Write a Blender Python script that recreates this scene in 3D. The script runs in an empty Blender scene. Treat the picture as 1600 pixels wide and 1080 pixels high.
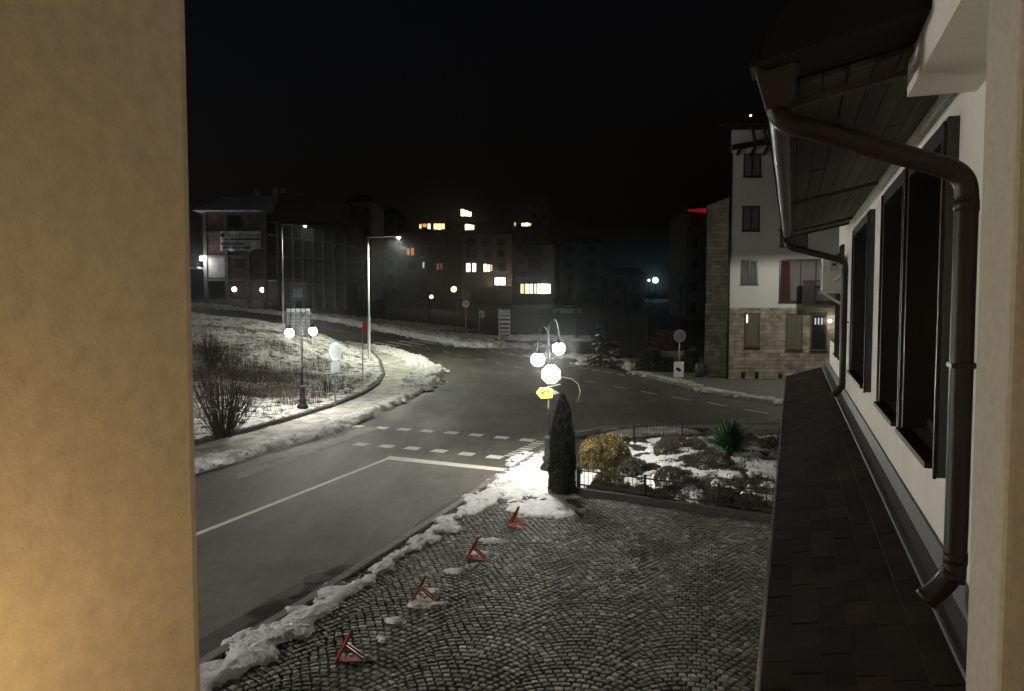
import bpy, bmesh, math, random
import numpy as np
from mathutils import Vector, Matrix
random.seed(7); rng = np.random.default_rng(7)
R = math.radians
scene = bpy.context.scene
# ------------------------------------------------------------------ camera, sky, exposure
H = 4.8; PITCH = R(3.15); FPX = 1200.0
cam = bpy.data.cameras.new("camera"); camo = bpy.data.objects.new("camera", cam)
scene.collection.objects.link(camo); scene.camera = camo
cam.sensor_width = 36; cam.lens = 27; cam.clip_start = 0.05; cam.clip_end = 3000
camo.location = (0, 0, H); camo.rotation_euler = (R(90) - PITCH, 0, 0)
cam.dof.use_dof = True; cam.dof.focus_distance = 22; cam.dof.aperture_fstop = 14
w = bpy.data.worlds.new("World"); scene.world = w; w.use_nodes = True
sky = w.node_tree.nodes.new("ShaderNodeTexSky"); sky.sky_type = 'NISHITA'; sky.sun_disc = False
sky.sun_elevation = R(-4.0); sky.sun_rotation = R(250)
bg = w.node_tree.nodes["Background"]; w.node_tree.links.new(sky.outputs[0], bg.inputs[0]); bg.inputs[1].default_value = 0.05
scene.view_settings.view_transform = 'Standard'; scene.view_settings.look = 'None'
scene.view_settings.exposure = 1.5; scene.view_settings.gamma = 1
scene.render.engine = 'CYCLES'; scene.cycles.use_denoising = True
scene.cycles.max_bounces = 6; scene.cycles.diffuse_bounces = 3; scene.cycles.sample_clamp_indirect = 4
scene.cycles.caustics_reflective = False; scene.cycles.caustics_refractive = False
scene.cycles.use_light_tree = True
GLOBE_W = 1450.0      # power of one street lamp globe
# ------------------------------------------------------------------ frames and projection of measured points
CA, SA = math.cos(R(20)), math.sin(R(20))      # our own wall runs 20 degrees right of the view axis
def WP(t, a, z=0.0): return Vector((SA * t + CA * a, CA * t - SA * a, z))
def sp(v, k=4.0): v = np.asarray(v, float) / k; return k * np.logaddexp(0, v)
def sstep(a, b, v): t = np.clip((np.asarray(v, float) - a) / (b - a), 0, 1); return t * t * (3 - 2 * t)
def T(x, y):
    """height of the lie of the land (metres)"""
    return sstep(40, 62, y) * 0.10 * sp(-np.asarray(x, float) - 5, 3) + 0.055 * sp(np.asarray(y, float) - 66, 4) * (1 - .75 * sstep(160, 330, y))
def ray(px, py):
    ry = -(py - 540) / FPX
    return Vector(((px - 800) / FPX, math.cos(PITCH) + ry * math.sin(PITCH), -math.sin(PITCH) + ry * math.cos(PITCH)))
def G(px, py, dz=0.0):
    """where the line of sight through a photo pixel meets the ground (plus dz)"""
    v = ray(px, py); s = 4.0
    while s < 400:
        p = v * s
        if H + p.z < float(T(p.x, p.y)) + dz:
            lo, hi = s - .5, s
            for _ in range(20):
                m = (lo + hi) / 2; q = v * m
                if H + q.z < float(T(q.x, q.y)) + dz: hi = m
                else: lo = m
            q = v * hi; return Vector((q.x, q.y, H + q.z))
        s += .5
    q = v * 300; return Vector((q.x, q.y, float(T(q.x, q.y)) + dz))
def AT(px, py, Y):
    v = ray(px, py); s = Y / v.y; return Vector((v.x * s, Y, H + v.z * s))
def GP(pts, dz=0.0): return [G(x, y, dz) for x, y in pts]
# ------------------------------------------------------------------ noise
def _h(ix, iy, s):
    n = (ix.astype(np.int64) * 374761393 + iy.astype(np.int64) * 668265263 + s * 974711) & 0xffffffff
    n = ((n ^ (n >> 13)) * 1274126177) & 0xffffffff; n = n ^ (n >> 16)
    return (n & 0xffff) / 65535.0
def vnoise(x, y, s=0):
    x = np.asarray(x, float); y = np.asarray(y, float); ix = np.floor(x); iy = np.floor(y); fx = x - ix; fy = y - iy
    fx = fx * fx * (3 - 2 * fx); fy = fy * fy * (3 - 2 * fy)
    a = _h(ix, iy, s); b = _h(ix + 1, iy, s); c = _h(ix, iy + 1, s); d = _h(ix + 1, iy + 1, s)
    return (a * (1 - fx) + b * fx) * (1 - fy) + (c * (1 - fx) + d * fx) * fy
def fbm(x, y, f=1.0, o=4, s=0):
    r = 0; am = .5; tot = 0
    for i in range(o): r = r + am * vnoise(np.asarray(x) * f, np.asarray(y) * f, s + i * 17); tot += am; am *= .5; f *= 2.1
    return r / tot
# ------------------------------------------------------------------ materials
MATS = {}
def mat(name, col, rough=.8, var=.25, scale=6.0, bump=0.0, bscale=40.0, metal=0.0, emit=None, spec=.4, col2=None, c2=(.45, .6), detail=6, stretch=None, island=0.0, trans=0.0):
    if name in MATS: return MATS[name]
    m = bpy.data.materials.new(name); m.use_nodes = True; nt = m.node_tree; N = nt.nodes; L = nt.links
    b = N["Principled BSDF"]; b.inputs["Roughness"].default_value = rough; b.inputs["Metallic"].default_value = metal
    b.inputs["Specular IOR Level"].default_value = spec
    if emit:
        b.inputs["Base Color"].default_value = (*col, 1)
        b.inputs["Emission Color"].default_value = (*emit[0], 1); b.inputs["Emission Strength"].default_value = emit[1]
        MATS[name] = m; return m
    tc = N.new("ShaderNodeTexCoord"); mp = N.new("ShaderNodeMapping"); L.new(tc.outputs["Object"], mp.inputs[0])
    if stretch: mp.inputs["Scale"].default_value = stretch
    n1 = N.new("ShaderNodeTexNoise"); n1.inputs["Scale"].default_value = scale; n1.inputs["Detail"].default_value = detail; n1.inputs["Roughness"].default_value = .62
    L.new(mp.outputs[0], n1.inputs["Vector"])
    cr = N.new("ShaderNodeValToRGB"); L.new(n1.outputs[0], cr.inputs[0])
    e = cr.color_ramp.elements
    if col2: e[0].position, e[1].position = c2; e[0].color = (*col, 1); e[1].color = (*col2, 1)
    else:
        e[0].position, e[1].position = .25, .75
        e[0].color = (*[max(0, c * (1 - var)) for c in col], 1); e[1].color = (*[min(1, c * (1 + var)) for c in col], 1)
    out = cr.outputs[0]
    if island:
        g = N.new("ShaderNodeNewGeometry"); mr = N.new("ShaderNodeMapRange"); L.new(g.outputs["Random Per Island"], mr.inputs[0])
        mr.inputs[3].default_value = 1 - island; mr.inputs[4].default_value = 1 + island
        mx = N.new("ShaderNodeVectorMath"); mx.operation = 'SCALE'; L.new(out, mx.inputs[0]); L.new(mr.outputs[0], mx.inputs[3]); out = mx.outputs[0]
    L.new(out, b.inputs["Base Color"])
    if bump:
        n2 = N.new("ShaderNodeTexNoise"); n2.inputs["Scale"].default_value = bscale; n2.inputs["Detail"].default_value = 5
        L.new(mp.outputs[0], n2.inputs["Vector"])
        bp = N.new("ShaderNodeBump"); bp.inputs["Strength"].default_value = bump; bp.inputs["Distance"].default_value = .02
        L.new(n2.outputs[0], bp.inputs["Height"]); L.new(bp.outputs[0], b.inputs["Normal"])
    if trans: b.inputs["Transmission Weight"].default_value = trans
    MATS[name] = m; return m
def brick_mat(name, c1, c2, mortar, w=.6, h=.25, rough=.85, bump=.6):
    m = mat(name, c1, rough, bump=.0); nt = m.node_tree; N = nt.nodes; L = nt.links; b = N["Principled BSDF"]
    tc = N.new("ShaderNodeTexCoord"); sx = N.new("ShaderNodeSeparateXYZ"); L.new(tc.outputs["Object"], sx.inputs[0])
    ad = N.new("ShaderNodeMath"); ad.operation = 'ADD'; L.new(sx.outputs[0], ad.inputs[0]); L.new(sx.outputs[1], ad.inputs[1])
    cx = N.new("ShaderNodeCombineXYZ"); L.new(ad.outputs[0], cx.inputs[0]); L.new(sx.outputs[2], cx.inputs[1])
    br = N.new("ShaderNodeTexBrick"); L.new(cx.outputs[0], br.inputs["Vector"])
    br.inputs["Color1"].default_value = (*c1, 1); br.inputs["Color2"].default_value = (*c2, 1); br.inputs["Mortar"].default_value = (*mortar, 1)
    br.inputs["Scale"].default_value = 1; br.inputs["Brick Width"].default_value = w; br.inputs["Row Height"].default_value = h; br.inputs["Mortar Size"].default_value = .012
    br.inputs["Bias"].default_value = 0
    nz = N.new("ShaderNodeTexNoise"); nz.inputs["Scale"].default_value = 1.7; nz.inputs["Detail"].default_value = 6; L.new(tc.outputs["Object"], nz.inputs["Vector"])
    mr = N.new("ShaderNodeMapRange"); L.new(nz.outputs[0], mr.inputs[0]); mr.inputs[1].default_value = .3; mr.inputs[2].default_value = .7; mr.inputs[3].default_value = .55; mr.inputs[4].default_value = 1.35
    mx = N.new("ShaderNodeVectorMath"); mx.operation = 'SCALE'; L.new(br.outputs[0], mx.inputs[0]); L.new(mr.outputs[0], mx.inputs[3])
    L.new(mx.outputs[0], b.inputs["Base Color"])
    bp = N.new("ShaderNodeBump"); bp.inputs["Strength"].default_value = bump; bp.inputs["Distance"].default_value = .03; bp.invert = True
    L.new(br.outputs["Fac"], bp.inputs["Height"]); L.new(bp.outputs[0], b.inputs["Normal"])
    return m
def glow(name, col, s, sampled=False):
    m = mat(name, (.02, .02, .02), emit=(col, s))
    m.cycles.emission_sampling = 'AUTO' if sampled else 'NONE'
    return m
M_asphalt = mat("asphalt", (.078, .071, .058), .6, .42, .30, .3, 60, detail=12)
M_asph2 = mat("asphalt_darker", (.046, .043, .037), .74, .3, .9, .2, 60, detail=9)
def asphalt_shader(M_asphalt):
    nt = M_asphalt.node_tree; N = nt.nodes; Lk = nt.links; b = N["Principled BSDF"]; src = b.inputs["Base Color"].links[0].from_socket
    tc = N.new("ShaderNodeTexCoord")
    def layer(scale, rot, sc, lo, hi, p0, p1, det=8):
        mp = N.new("ShaderNodeMapping"); mp.inputs["Rotation"].default_value = (0, 0, rot); mp.inputs["Scale"].default_value = sc; Lk.new(tc.outputs["Object"], mp.inputs[0])
        n_ = N.new("ShaderNodeTexNoise"); n_.inputs["Scale"].default_value = scale; n_.inputs["Detail"].default_value = det; n_.inputs["Roughness"].default_value = .65; Lk.new(mp.outputs[0], n_.inputs["Vector"])
        mr = N.new("ShaderNodeMapRange"); Lk.new(n_.outputs[0], mr.inputs[0]); mr.inputs[1].default_value = p0; mr.inputs[2].default_value = p1; mr.inputs[3].default_value = lo; mr.inputs[4].default_value = hi; return mr.outputs[0]
    ls = [layer(.9, R(-20), (1, .09, 1), .86, 1.16, .36, .64), layer(.5, R(23), (1, .12, 1), .85, 1.18, .38, .62), layer(3.2, 0, (1, 1, 1), .86, 1.16, .35, .65), layer(38, 0, (1, 1, 1), .70, 1.35, .3, .7, 3), layer(1.6, R(-20), (1, .2, 1), 1.0, 1.22, .60, .74)]
    for l in ls:
        m_ = N.new("ShaderNodeVectorMath"); m_.operation = 'SCALE'; Lk.new(src, m_.inputs[0]); Lk.new(l, m_.inputs[3]); src = m_.outputs[0]
    Lk.new(src, b.inputs["Base Color"]); Lk.new(layer(.7, R(-20), (1, .25, 1), .60, .78, .35, .6), b.inputs["Roughness"])
asphalt_shader(M_asphalt)
M_paint = mat("road_paint", (.58, .57, .52), .7, .3, 9, .1)
M_snow = mat("snow", (.56, .55, .52), .65, .12, 3, .9, 30, col2=(.80, .80, .79), c2=(.35, .6))
M_path = mat("trampled_snow", (.22, .20, .16), .75, .2, 1.6, .6, 12, col2=(.62, .60, .54), c2=(.35, .66), detail=10)
M_ksnow = mat("kerb_snow", (.66, .65, .63), .7, .2, 7, 1.0, 40, col2=(.26, .245, .21), c2=(.50, .70), detail=12)
M_dsnow = mat("dirty_snow", (.70, .69, .66), .7, .2, 5.5, .9, 22, col2=(.14, .12, .09), c2=(.55, .66), detail=9)
M_verge = mat("snowy_grass", (.62, .61, .58), .8, .2, 2.4, .9, 22, col2=(.06, .05, .035), c2=(.50, .60), detail=12)
M_field = mat("dark_field", (.020, .019, .014), .95, .3, .22, .5, 4, col2=(.10, .10, .085), c2=(.58, .8), detail=10)
M_soil = mat("garden_soil", (.035, .026, .018), .95, .4, 4, .9, 20, detail=8)
M_moss = mat("mossy_joints", (.036, .037, .024), .95, .5, 3, .5, 50)
M_kerb = mat("kerb_concrete", (.17, .16, .145), .8, .3, 5, .4, 40)
M_cobble = mat("cobble_stone", (.085, .084, .072), .5, .55, 1.1, .6, 70, island=.85, detail=8)
M_plaster = mat("white_plaster", (.68, .65, .56), .9, .13, 1.4, .25, 90, detail=12, stretch=(1, 1, .35))
M_plaster2 = mat("facade_plaster", (.52, .51, .48), .9, .05, .6)
M_rough = mat("coarse_plaster", (.42, .365, .285), .95, .15, 34, .12, 170, detail=13)
M_brown = mat("brown_metal", (.028, .018, .015), .45, .2, 3, .15, 40, spec=.3)
M_wood = mat("dark_wood", (.075, .058, .042), .6, .5, 2.5, .4, 30, island=.35, stretch=(8, 8, .8))
M_frame = mat("dark_frame", (.03, .026, .026), .3, .15, 4, spec=.6)
M_glass = mat("dark_glass", (.006, .007, .008), .08, .1, 1, spec=.6)
M_shingle = mat("roof_shingle", (.032, .021, .015), .85, .4, 3, .8, 120, island=.45, spec=.08)
M_flash = mat("grey_flashing", (.11, .11, .115), .5, .15, 4, .1)
M_drip = mat("drip_edge", (.80, .80, .79), .35, .05, 4)
M_sill = mat("sill_tile", (.12, .06, .04), .6, .2, 5)
M_steel = mat("galvanised_steel", (.33, .34, .33), .5, .15, 8, metal=.4)
M_iron = mat("black_iron", (.018, .018, .018), .45, .2, 8)
M_red = mat("red_paint", (.36, .048, .022), .3, .2, 8)
M_redd = mat("faded_red", (.8, .08, .05), .5, .1, 8)
M_white = mat("white_paint", (.75, .75, .72), .5, .05, 5)
M_blue = mat("sign_blue", (.46, .54, .57), .5, .05, 5)
M_yellow = mat("sign_yellow", (.75, .72, .08), .5, .05, 5)
M_black = mat("black_paint", (.012, .012, .012), .5, .1, 5)
M_acwhite = mat("ac_casing", (.50, .48, .42), .5, .1, 6)
M_conc = mat("raw_concrete", (.16, .15, .13), .9, .3, .8)
M_stone = brick_mat("stone_cladding", (.36, .32, .24), (.20, .18, .14), (.14, .12, .09), .62, .24)
M_brickred = brick_mat("red_block", (.26, .13, .09), (.22, .10, .07), (.15, .12, .1), .3, .22, bump=.2)
M_globe = glow("lamp_globe", (1, 1, .94), 40)
M_bulb = glow("lamp_head_glow", (.95, 1, .85), 30)
# ------------------------------------------------------------------ mesh helpers
class MB:
    def __init__(s): s.v = []; s.f = []
    def add(s, vs, fs):
        o = len(s.v); s.v += [tuple(p) for p in vs]; s.f += [tuple(i + o for i in f) for f in fs]; return s
    def box(s, a, b):
        x0, y0, z0 = a; x1, y1, z1 = b
        x0, x1 = min(x0, x1), max(x0, x1); y0, y1 = min(y0, y1), max(y0, y1); z0, z1 = min(z0, z1), max(z0, z1)
        return s.add([(x0, y0, z0), (x1, y0, z0), (x1, y1, z0), (x0, y1, z0), (x0, y0, z1), (x1, y0, z1), (x1, y1, z1), (x0, y1, z1)],
                     [(0, 3, 2, 1), (4, 5, 6, 7), (0, 1, 5, 4), (1, 2, 6, 5), (2, 3, 7, 6), (3, 0, 4, 7)])
    def hexa(s, b4, t4):
        return s.add(list(b4) + list(t4), [(0, 3, 2, 1), (4, 5, 6, 7), (0, 1, 5, 4), (1, 2, 6, 5), (2, 3, 7, 6), (3, 0, 4, 7)])
    def bar(s, p, q, wd, ht=None, up=(0, 0, 1)):
        p = Vector(p); q = Vector(q); ht = ht or wd; d = (q - p).normalized(); u = Vector(up)
        if abs(d.dot(u)) > .95: u = Vector((0, 1, 0))
        sd = d.cross(u).normalized(); u = sd.cross(d).normalized()
        c = [(-1, -1), (1, -1), (1, 1), (-1, 1)]
        return s.hexa([p + sd * wd / 2 * i + u * ht / 2 * j for i, j in c], [q + sd * wd / 2 * i + u * ht / 2 * j for i, j in c])
    def tube(s, pts, r, n=10, cap=True):
        pts = [Vector(p) for p in pts]; rs = r if isinstance(r, (list, tuple)) else [r] * len(pts)
        vs = []; ref = None
        for i, p in enumerate(pts):
            d = ((pts[min(i + 1, len(pts) - 1)] - pts[max(i - 1, 0)])).normalized()
            if ref is None:
                ref = Vector((0, 0, 1)) if abs(d.z) < .9 else Vector((1, 0, 0))
            a = d.cross(ref).normalized(); b = a.cross(d).normalized(); ref = b
            for k in range(n):
                th = 2 * math.pi * k / n; vs.append(p + (a * math.cos(th) + b * math.sin(th)) * rs[i])
        fs = []
        for i in range(len(pts) - 1):
            for k in range(n): fs.append((i * n + k, i * n + (k + 1) % n, (i + 1) * n + (k + 1) % n, (i + 1) * n + k))
        if cap: fs.append(tuple(range(n))[::-1]); fs.append(tuple((len(pts) - 1) * n + k for k in range(n)))
        return s.add(vs, fs)
    def lathe(s, prof, c=(0, 0, 0), n=16):
        c = Vector(c); vs = []
        for r, z in prof:
            for k in range(n): th = 2 * math.pi * k / n; vs.append(c + Vector((r * math.cos(th), r * math.sin(th), z)))
        fs = [(i * n + k, i * n + (k + 1) % n, (i + 1) * n + (k + 1) % n, (i + 1) * n + k) for i in range(len(prof) - 1) for k in range(n)]
        fs.append(tuple(range(n))[::-1]); fs.append(tuple((len(prof) - 1) * n + k for k in range(n)))
        return s.add(vs, fs)
    def sphere(s, c, r, n=20, m=12, sq=1.0):
        return s.lathe([(max(1e-4, r * math.sin(math.pi * i / m)), -r * sq * math.cos(math.pi * i / m)) for i in range(m + 1)], c, n)
    def prism(s, poly, f0, f1):
        """poly: list of 2D points; f0,f1 map (u,v) -> 3D for the two caps"""
        n = len(poly); vs = [f0(*p) for p in poly] + [f1(*p) for p in poly]
        return s.add(vs, [tuple(range(n))[::-1], tuple(range(n, 2 * n))] + [(i, (i + 1) % n, n + (i + 1) % n, n + i) for i in range(n)])
    def disc(s, c, r, nrm, th=.02, n=24, sides=None, rot=0, sx=1):
        c = Vector(c); nrm = Vector(nrm).normalized(); a = Vector((0, 0, 1)).cross(nrm).normalized(); b = nrm.cross(a); n = sides or n
        P = [(r * sx * math.cos(2 * math.pi * k / n + rot), r * math.sin(2 * math.pi * k / n + rot)) for k in range(n)]
        return s.prism(P, lambda u, v: c + a * u + b * v - nrm * th / 2, lambda u, v: c + a * u + b * v + nrm * th / 2)
    def panel(s, c, hw, hh, nrm, th=.02):
        c = Vector(c); nrm = Vector(nrm).normalized(); a = Vector((0, 0, 1)).cross(nrm).normalized(); b = nrm.cross(a)
        P = [(-hw, -hh), (hw, -hh), (hw, hh), (-hw, hh)]
        return s.prism(P, lambda u, v: c + a * u + b * v - nrm * th / 2, lambda u, v: c + a * u + b * v + nrm * th / 2)
    def build(s, name, m, parent=None, smooth=False):
        me = bpy.data.meshes.new(name); me.from_pydata(s.v, [], s.f); me.update()
        return obj(name, me, m, parent, smooth)
def obj(name, me, m, parent=None, smooth=False):
    o = bpy.data.objects.new(name, me); me.materials.append(m); scene.collection.objects.link(o)
    if smooth:
        me.polygons.foreach_set("use_smooth", [True] * len(me.polygons))
    if parent: o.parent = parent
    return o
def tag(o, label=None, cat=None, group=None, kind=None):
    if label: o["label"] = label
    if cat: o["category"] = cat
    if group: o["group"] = group
    if kind: o["kind"] = kind
    return o
def struct(o, kind="structure"): o["kind"] = kind; return o
def thing(name, label, cat, loc=(0, 0, 0), rz=0.0, group=None):
    o = bpy.data.objects.new(name, None); o.empty_display_size = .2; scene.collection.objects.link(o)
    o.location = loc; o.rotation_euler = (0, 0, rz); return tag(o, label, cat, group)
def dup(root, loc, rz, label):
    r = root.copy(); scene.collection.objects.link(r); r.location = loc; r.rotation_euler = (0, 0, rz); r["label"] = label
    for ch in list(root.children):
        c = ch.copy(); scene.collection.objects.link(c); c.parent = r
        for g in list(ch.children):
            d = g.copy(); scene.collection.objects.link(d); d.parent = c
    return r
def lamp(name, loc, watts, radius, col, parent=None):
    l = bpy.data.lights.new(name, 'POINT'); l.energy = watts; l.shadow_soft_size = radius; l.color = col
    o = bpy.data.objects.new(name, l); scene.collection.objects.link(o); o.location = loc
    if parent: o.parent = parent
    return o
def text_mesh(body, size, name, m, parent, mtx, extr=.004):
    cu = bpy.data.curves.new(name, 'FONT'); cu.body = body; cu.size = size; cu.extrude = extr; cu.align_x = 'CENTER'; cu.align_y = 'CENTER'; cu.resolution_u = 3
    t = bpy.data.objects.new(name, cu); me = bpy.data.meshes.new_from_object(t); bpy.data.objects.remove(t)
    me.transform(mtx); return obj(name, me, m, parent)
def drape(name, poly, m, dz, step=2.5, zf=None):
    bm = bmesh.new(); vs = [bm.verts.new((p[0], p[1], 0)) for p in poly]; f = bm.faces.new(vs)
    bmesh.ops.triangulate(bm, faces=[f])
    xs = [p[0] for p in poly]; ys = [p[1] for p in poly]
    if step:
        for ax, lo, hi in ((0, min(xs), max(xs)), (1, min(ys), max(ys))):
            v = lo + step * .5
            while v < hi:
                co = (v, 0, 0) if ax == 0 else (0, v, 0); no = (1, 0, 0) if ax == 0 else (0, 1, 0)
                bmesh.ops.bisect_plane(bm, geom=bm.verts[:] + bm.edges[:] + bm.faces[:], plane_co=co, plane_no=no); v += step
    for v in bm.verts: v.co.z = (zf(v.co.x, v.co.y) if zf else float(T(v.co.x, v.co.y))) + dz
    bmesh.ops.recalc_face_normals(bm, faces=bm.faces[:])
    if bm.faces and sum(f.normal.z for f in bm.faces) < 0: bmesh.ops.reverse_faces(bm, faces=bm.faces[:])
    me = bpy.data.meshes.new(name); bm.to_mesh(me); bm.free(); return obj(name, me, m)
def seg_dist(X, Y, line, closed=False):
    P = [(p[0], p[1]) for p in line]; D = np.full(X.shape, 1e9); n = len(P)
    for i in range(n if closed else n - 1):
        (x0, y0), (x1, y1) = P[i], P[(i + 1) % n]; dx, dy = x1 - x0, y1 - y0; l2 = dx * dx + dy * dy + 1e-12
        t = np.clip(((X - x0) * dx + (Y - y0) * dy) / l2, 0, 1); D = np.minimum(D, np.hypot(X - x0 - t * dx, Y - y0 - t * dy))
    return D
def inside(X, Y, poly):
    r = np.zeros(X.shape, bool); n = len(poly)
    for i in range(n):
        x0, y0 = poly[i][0], poly[i][1]; x1, y1 = poly[(i + 1) % n][0], poly[(i + 1) % n][1]
        c = ((y0 > Y) != (y1 > Y)); xx = (x1 - x0) * (Y - y0) / ((y1 - y0) if y1 != y0 else 1e-9) + x0
        r ^= c & (X < xx)
    return r
def field(name, x0, x1, y0, y1, res, zfun, keep, m, smooth=True):
    """height field over a rectangle, keeping the cells where keep(X,Y,Z) holds"""
    xs = np.arange(x0, x1 + res, res); ys = np.arange(y0, y1 + res, res); X, Y = np.meshgrid(xs, ys)
    Z = zfun(X, Y); K = keep(X, Y, Z); ny, nx = X.shape
    C = K[:-1, :-1] | K[1:, :-1] | K[:-1, 1:] | K[1:, 1:]
    jj, ii = np.nonzero(C); idx = jj * nx + ii
    F = np.stack([idx, idx + 1, idx + nx + 1, idx + nx], 1); used, inv = np.unique(F, return_inverse=True)
    V = np.stack([X.ravel(), Y.ravel(), Z.ravel()], 1)[used]; F = inv.reshape(F.shape)
    me = bpy.data.meshes.new(name); me.from_pydata(V.tolist(), [], F.tolist()); me.update()
    return obj(name, me, m, smooth=smooth)
def quads(name, C, A, B, m, parent=None):
    """many small leaf quads: centres C, half axes A and B"""
    n = len(C); V = np.stack([C - A - B * .3, C + A * .2 - B, C + A + B * .3, C - A * .2 + B], 1).reshape(-1, 3)
    F = np.arange(n * 4).reshape(n, 4)
    me = bpy.data.meshes.new(name); me.from_pydata(V.tolist(), [], F.tolist()); me.update(); return obj(name, me, m, parent)
def rdir(n): v = rng.normal(size=(n, 3)); return v / np.linalg.norm(v, axis=1)[:, None]
def leafcloud(name, C, size, m, parent=None, up=0.0):
    a = rdir(len(C)); a[:, 2] += up; a /= np.linalg.norm(a, axis=1)[:, None]; b = np.cross(a, rdir(len(C))); b /= np.linalg.norm(b, axis=1)[:, None] + 1e-9
    s = (size * rng.uniform(.6, 1.4, len(C)))[:, None]; return quads(name, C, a * s, b * s * .45, m, parent)
# =================================================================== GROUND AND ROADS
def ground_z(X, Y):
    z = T(X, Y) - .06
    ridge = (fbm(X, Y, .3, 3, 3) - .5) * .25 * sstep(60, 90, Y)
    return z + ridge
def far_grid():
    xs = np.unique(np.concatenate([np.linspace(-900, -70, 18), np.linspace(-70, 70, 95), np.linspace(70, 900, 18)]))
    ys = np.unique(np.concatenate([np.linspace(-60, 0, 8), np.linspace(0, 170, 110), np.linspace(170, 1500, 24)]))
    X, Y = np.meshgrid(xs, ys); Z = ground_z(X, Y); ny, nx = X.shape
    idx = (np.arange(ny - 1)[:, None] * nx + np.arange(nx - 1)[None]).ravel()
    F = np.stack([idx, idx + 1, idx + nx + 1, idx + nx], 1)
    me = bpy.data.meshes.new("ground"); me.from_pydata(np.stack([X.ravel(), Y.ravel(), Z.ravel()], 1).tolist(), [], F.tolist()); me.update()
    return struct(obj("ground", me, M_field, smooth=True))
far_grid()
# measured outlines
SIDEWALK_OUT = [(300, 742), (383, 719), (439, 704), (494, 687), (528, 673), (578, 654), (633, 629), (658, 612), (675, 596), (681, 584), (675, 576), (647, 561), (619, 552), (589, 545), (550, 537), (494, 523), (439, 512), (383, 500), (300, 493)]
VERGE_IN = [(300, 697), (383, 677), (467, 653), (522, 635), (564, 618), (587, 603), (597, 587), (592, 567), (577, 551), (550, 543), (522, 534), (489, 525), (439, 516), (383, 503), (300, 496)]
FAR_EDGE = [(300, 479), (383, 486), (444, 493), (522, 502), (578, 513), (633, 525), (681, 533), (722, 541), (762, 543), (799, 534), (835, 520)]
KERB_R = [(308, 1047), (443, 966), (544, 901), (626, 848), (699, 801), (763, 757), (800, 735), (838, 712), (862, 694), (893, 681), (947, 671), (1010, 667), (1110, 668), (1226, 672)]
so = GP(SIDEWALK_OUT); fe = GP(FAR_EDGE); kr = GP(KERB_R); vi = GP(VERGE_IN, .1)
left_far = [Vector((fe[0].x - 25, fe[0].y + 6, 0)), Vector((so[-1].x - 25, so[-1].y + 4, 0))]
ext_r0 = Vector((kr[-1].x + 14, kr[-1].y - 14 * .6 - 2, 0)); ext_r1 = G(1227, 633)
rfar = GP([(905, 564), (988, 585), (1049, 600), (1097, 614), (1227, 634)])
dirr = (rfar[-1] - rfar[-2]).normalized()
fr_near = kr[0] + (kr[0] - kr[1]).normalized() * 16
so0 = so[0] + (so[0] - so[1]).normalized() * 22
road_poly = [fr_near] + kr + [kr[-1] + dirr * 40] + [rfar[-1] + dirr * 42] + rfar[::-1][0:] + GP([(900, 545), (880, 524)]) + fe[::-1] + left_far + so[::-1] + [so0]
struct(drape("road", road_poly, M_asphalt, 0.0, 2.5))
# darker worn / wet areas of the carriageway
def blob(cx, cy, rx, ry, dirv, seed, n=26):
    d = Vector(dirv).normalized(); p = Vector((-d.y, d.x, 0)); out = []
    for k in range(n):
        th = 2 * math.pi * k / n; q = 1 + .28 * (float(vnoise(math.cos(th) * 2 + 9, math.sin(th) * 2 + 9, seed)) - .5) * 2
        out.append(Vector((cx, cy, 0)) + d * (rx * q * math.cos(th)) + p * (ry * q * math.sin(th)))
    return out
mdir = (G(924, 597) - G(1181, 643)).normalized(); cdir = (G(612, 714) - G(308, 835)).normalized()
def paint_strip(a, b, wd, dz=.008, name="road_marking", m=None, side=None):
    a = Vector(a); b = Vector(b); d = (b - a); d.z = 0; L = d.length; d.normalize(); p = Vector((-d.y, d.x, 0)) * wd / 2
    if side is not None: s = Vector(side).normalized(); p = s * wd / 2
    return [a + p, a - p, b - p, b + p]
mk = MB()
def addq(q, dz=.008):
    # split along its length so that it follows the ground
    a, b, c, d = [Vector(v) for v in q]; n = max(1, int((c - b).length / 2.0)); 
    for i in range(n):
        t0, t1 = i / n, (i + 1) / n; P = [a.lerp(d, t0), b.lerp(c, t0), b.lerp(c, t1), a.lerp(d, t1)]
        mk.add([(v.x, v.y, float(T(v.x, v.y)) + dz) for v in P], [(0, 1, 2, 3)])
for x, y in [(1181, 643), (1120, 632), (1064, 623), (1014, 614), (970, 606), (924, 597), (889, 591), (845, 582), (811, 574.5), (780, 568), (750, 561.5), (721, 555.5), (697, 550), (670, 545), (652, 541)]:
    c = G(x, y); addq(paint_strip(c - mdir * .72, c + mdir * .72, .13))
for x, y in [(769, 548.6), (785.6, 551.6), (799, 554), (813, 557), (894, 572), (911, 575.6), (931, 579), (950, 582), (970, 586)]:
    c = G(x, y); addq(paint_strip(c - mdir * .5, c + mdir * .5, .22))
sl0, sl1 = G(608, 716), G(806, 738); sdir = (sl1 - sl0).normalized()
q0, q1 = G(609, 713), G(806, 734); q2, q3 = G(806, 739), G(600, 718)
addq([q0, q3, q2, q1])
for x, y in [(559, 666.5), (596, 669), (631.4, 671.3), (668, 673.8), (705.5, 676.5), (744, 680), (783.6, 684), (823.6, 688), (564.5, 694.5), (604, 697.5), (644.5, 700.8), (686.7, 705), (729.4, 709.7), (773.4, 714.4), (815, 719)]:
    c = G(x, y); addq(paint_strip(c - cdir * .24, c + cdir * .24, .52, side=sdir))
addq(paint_strip(G(290, 842), G(612, 714.5), .15))
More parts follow.
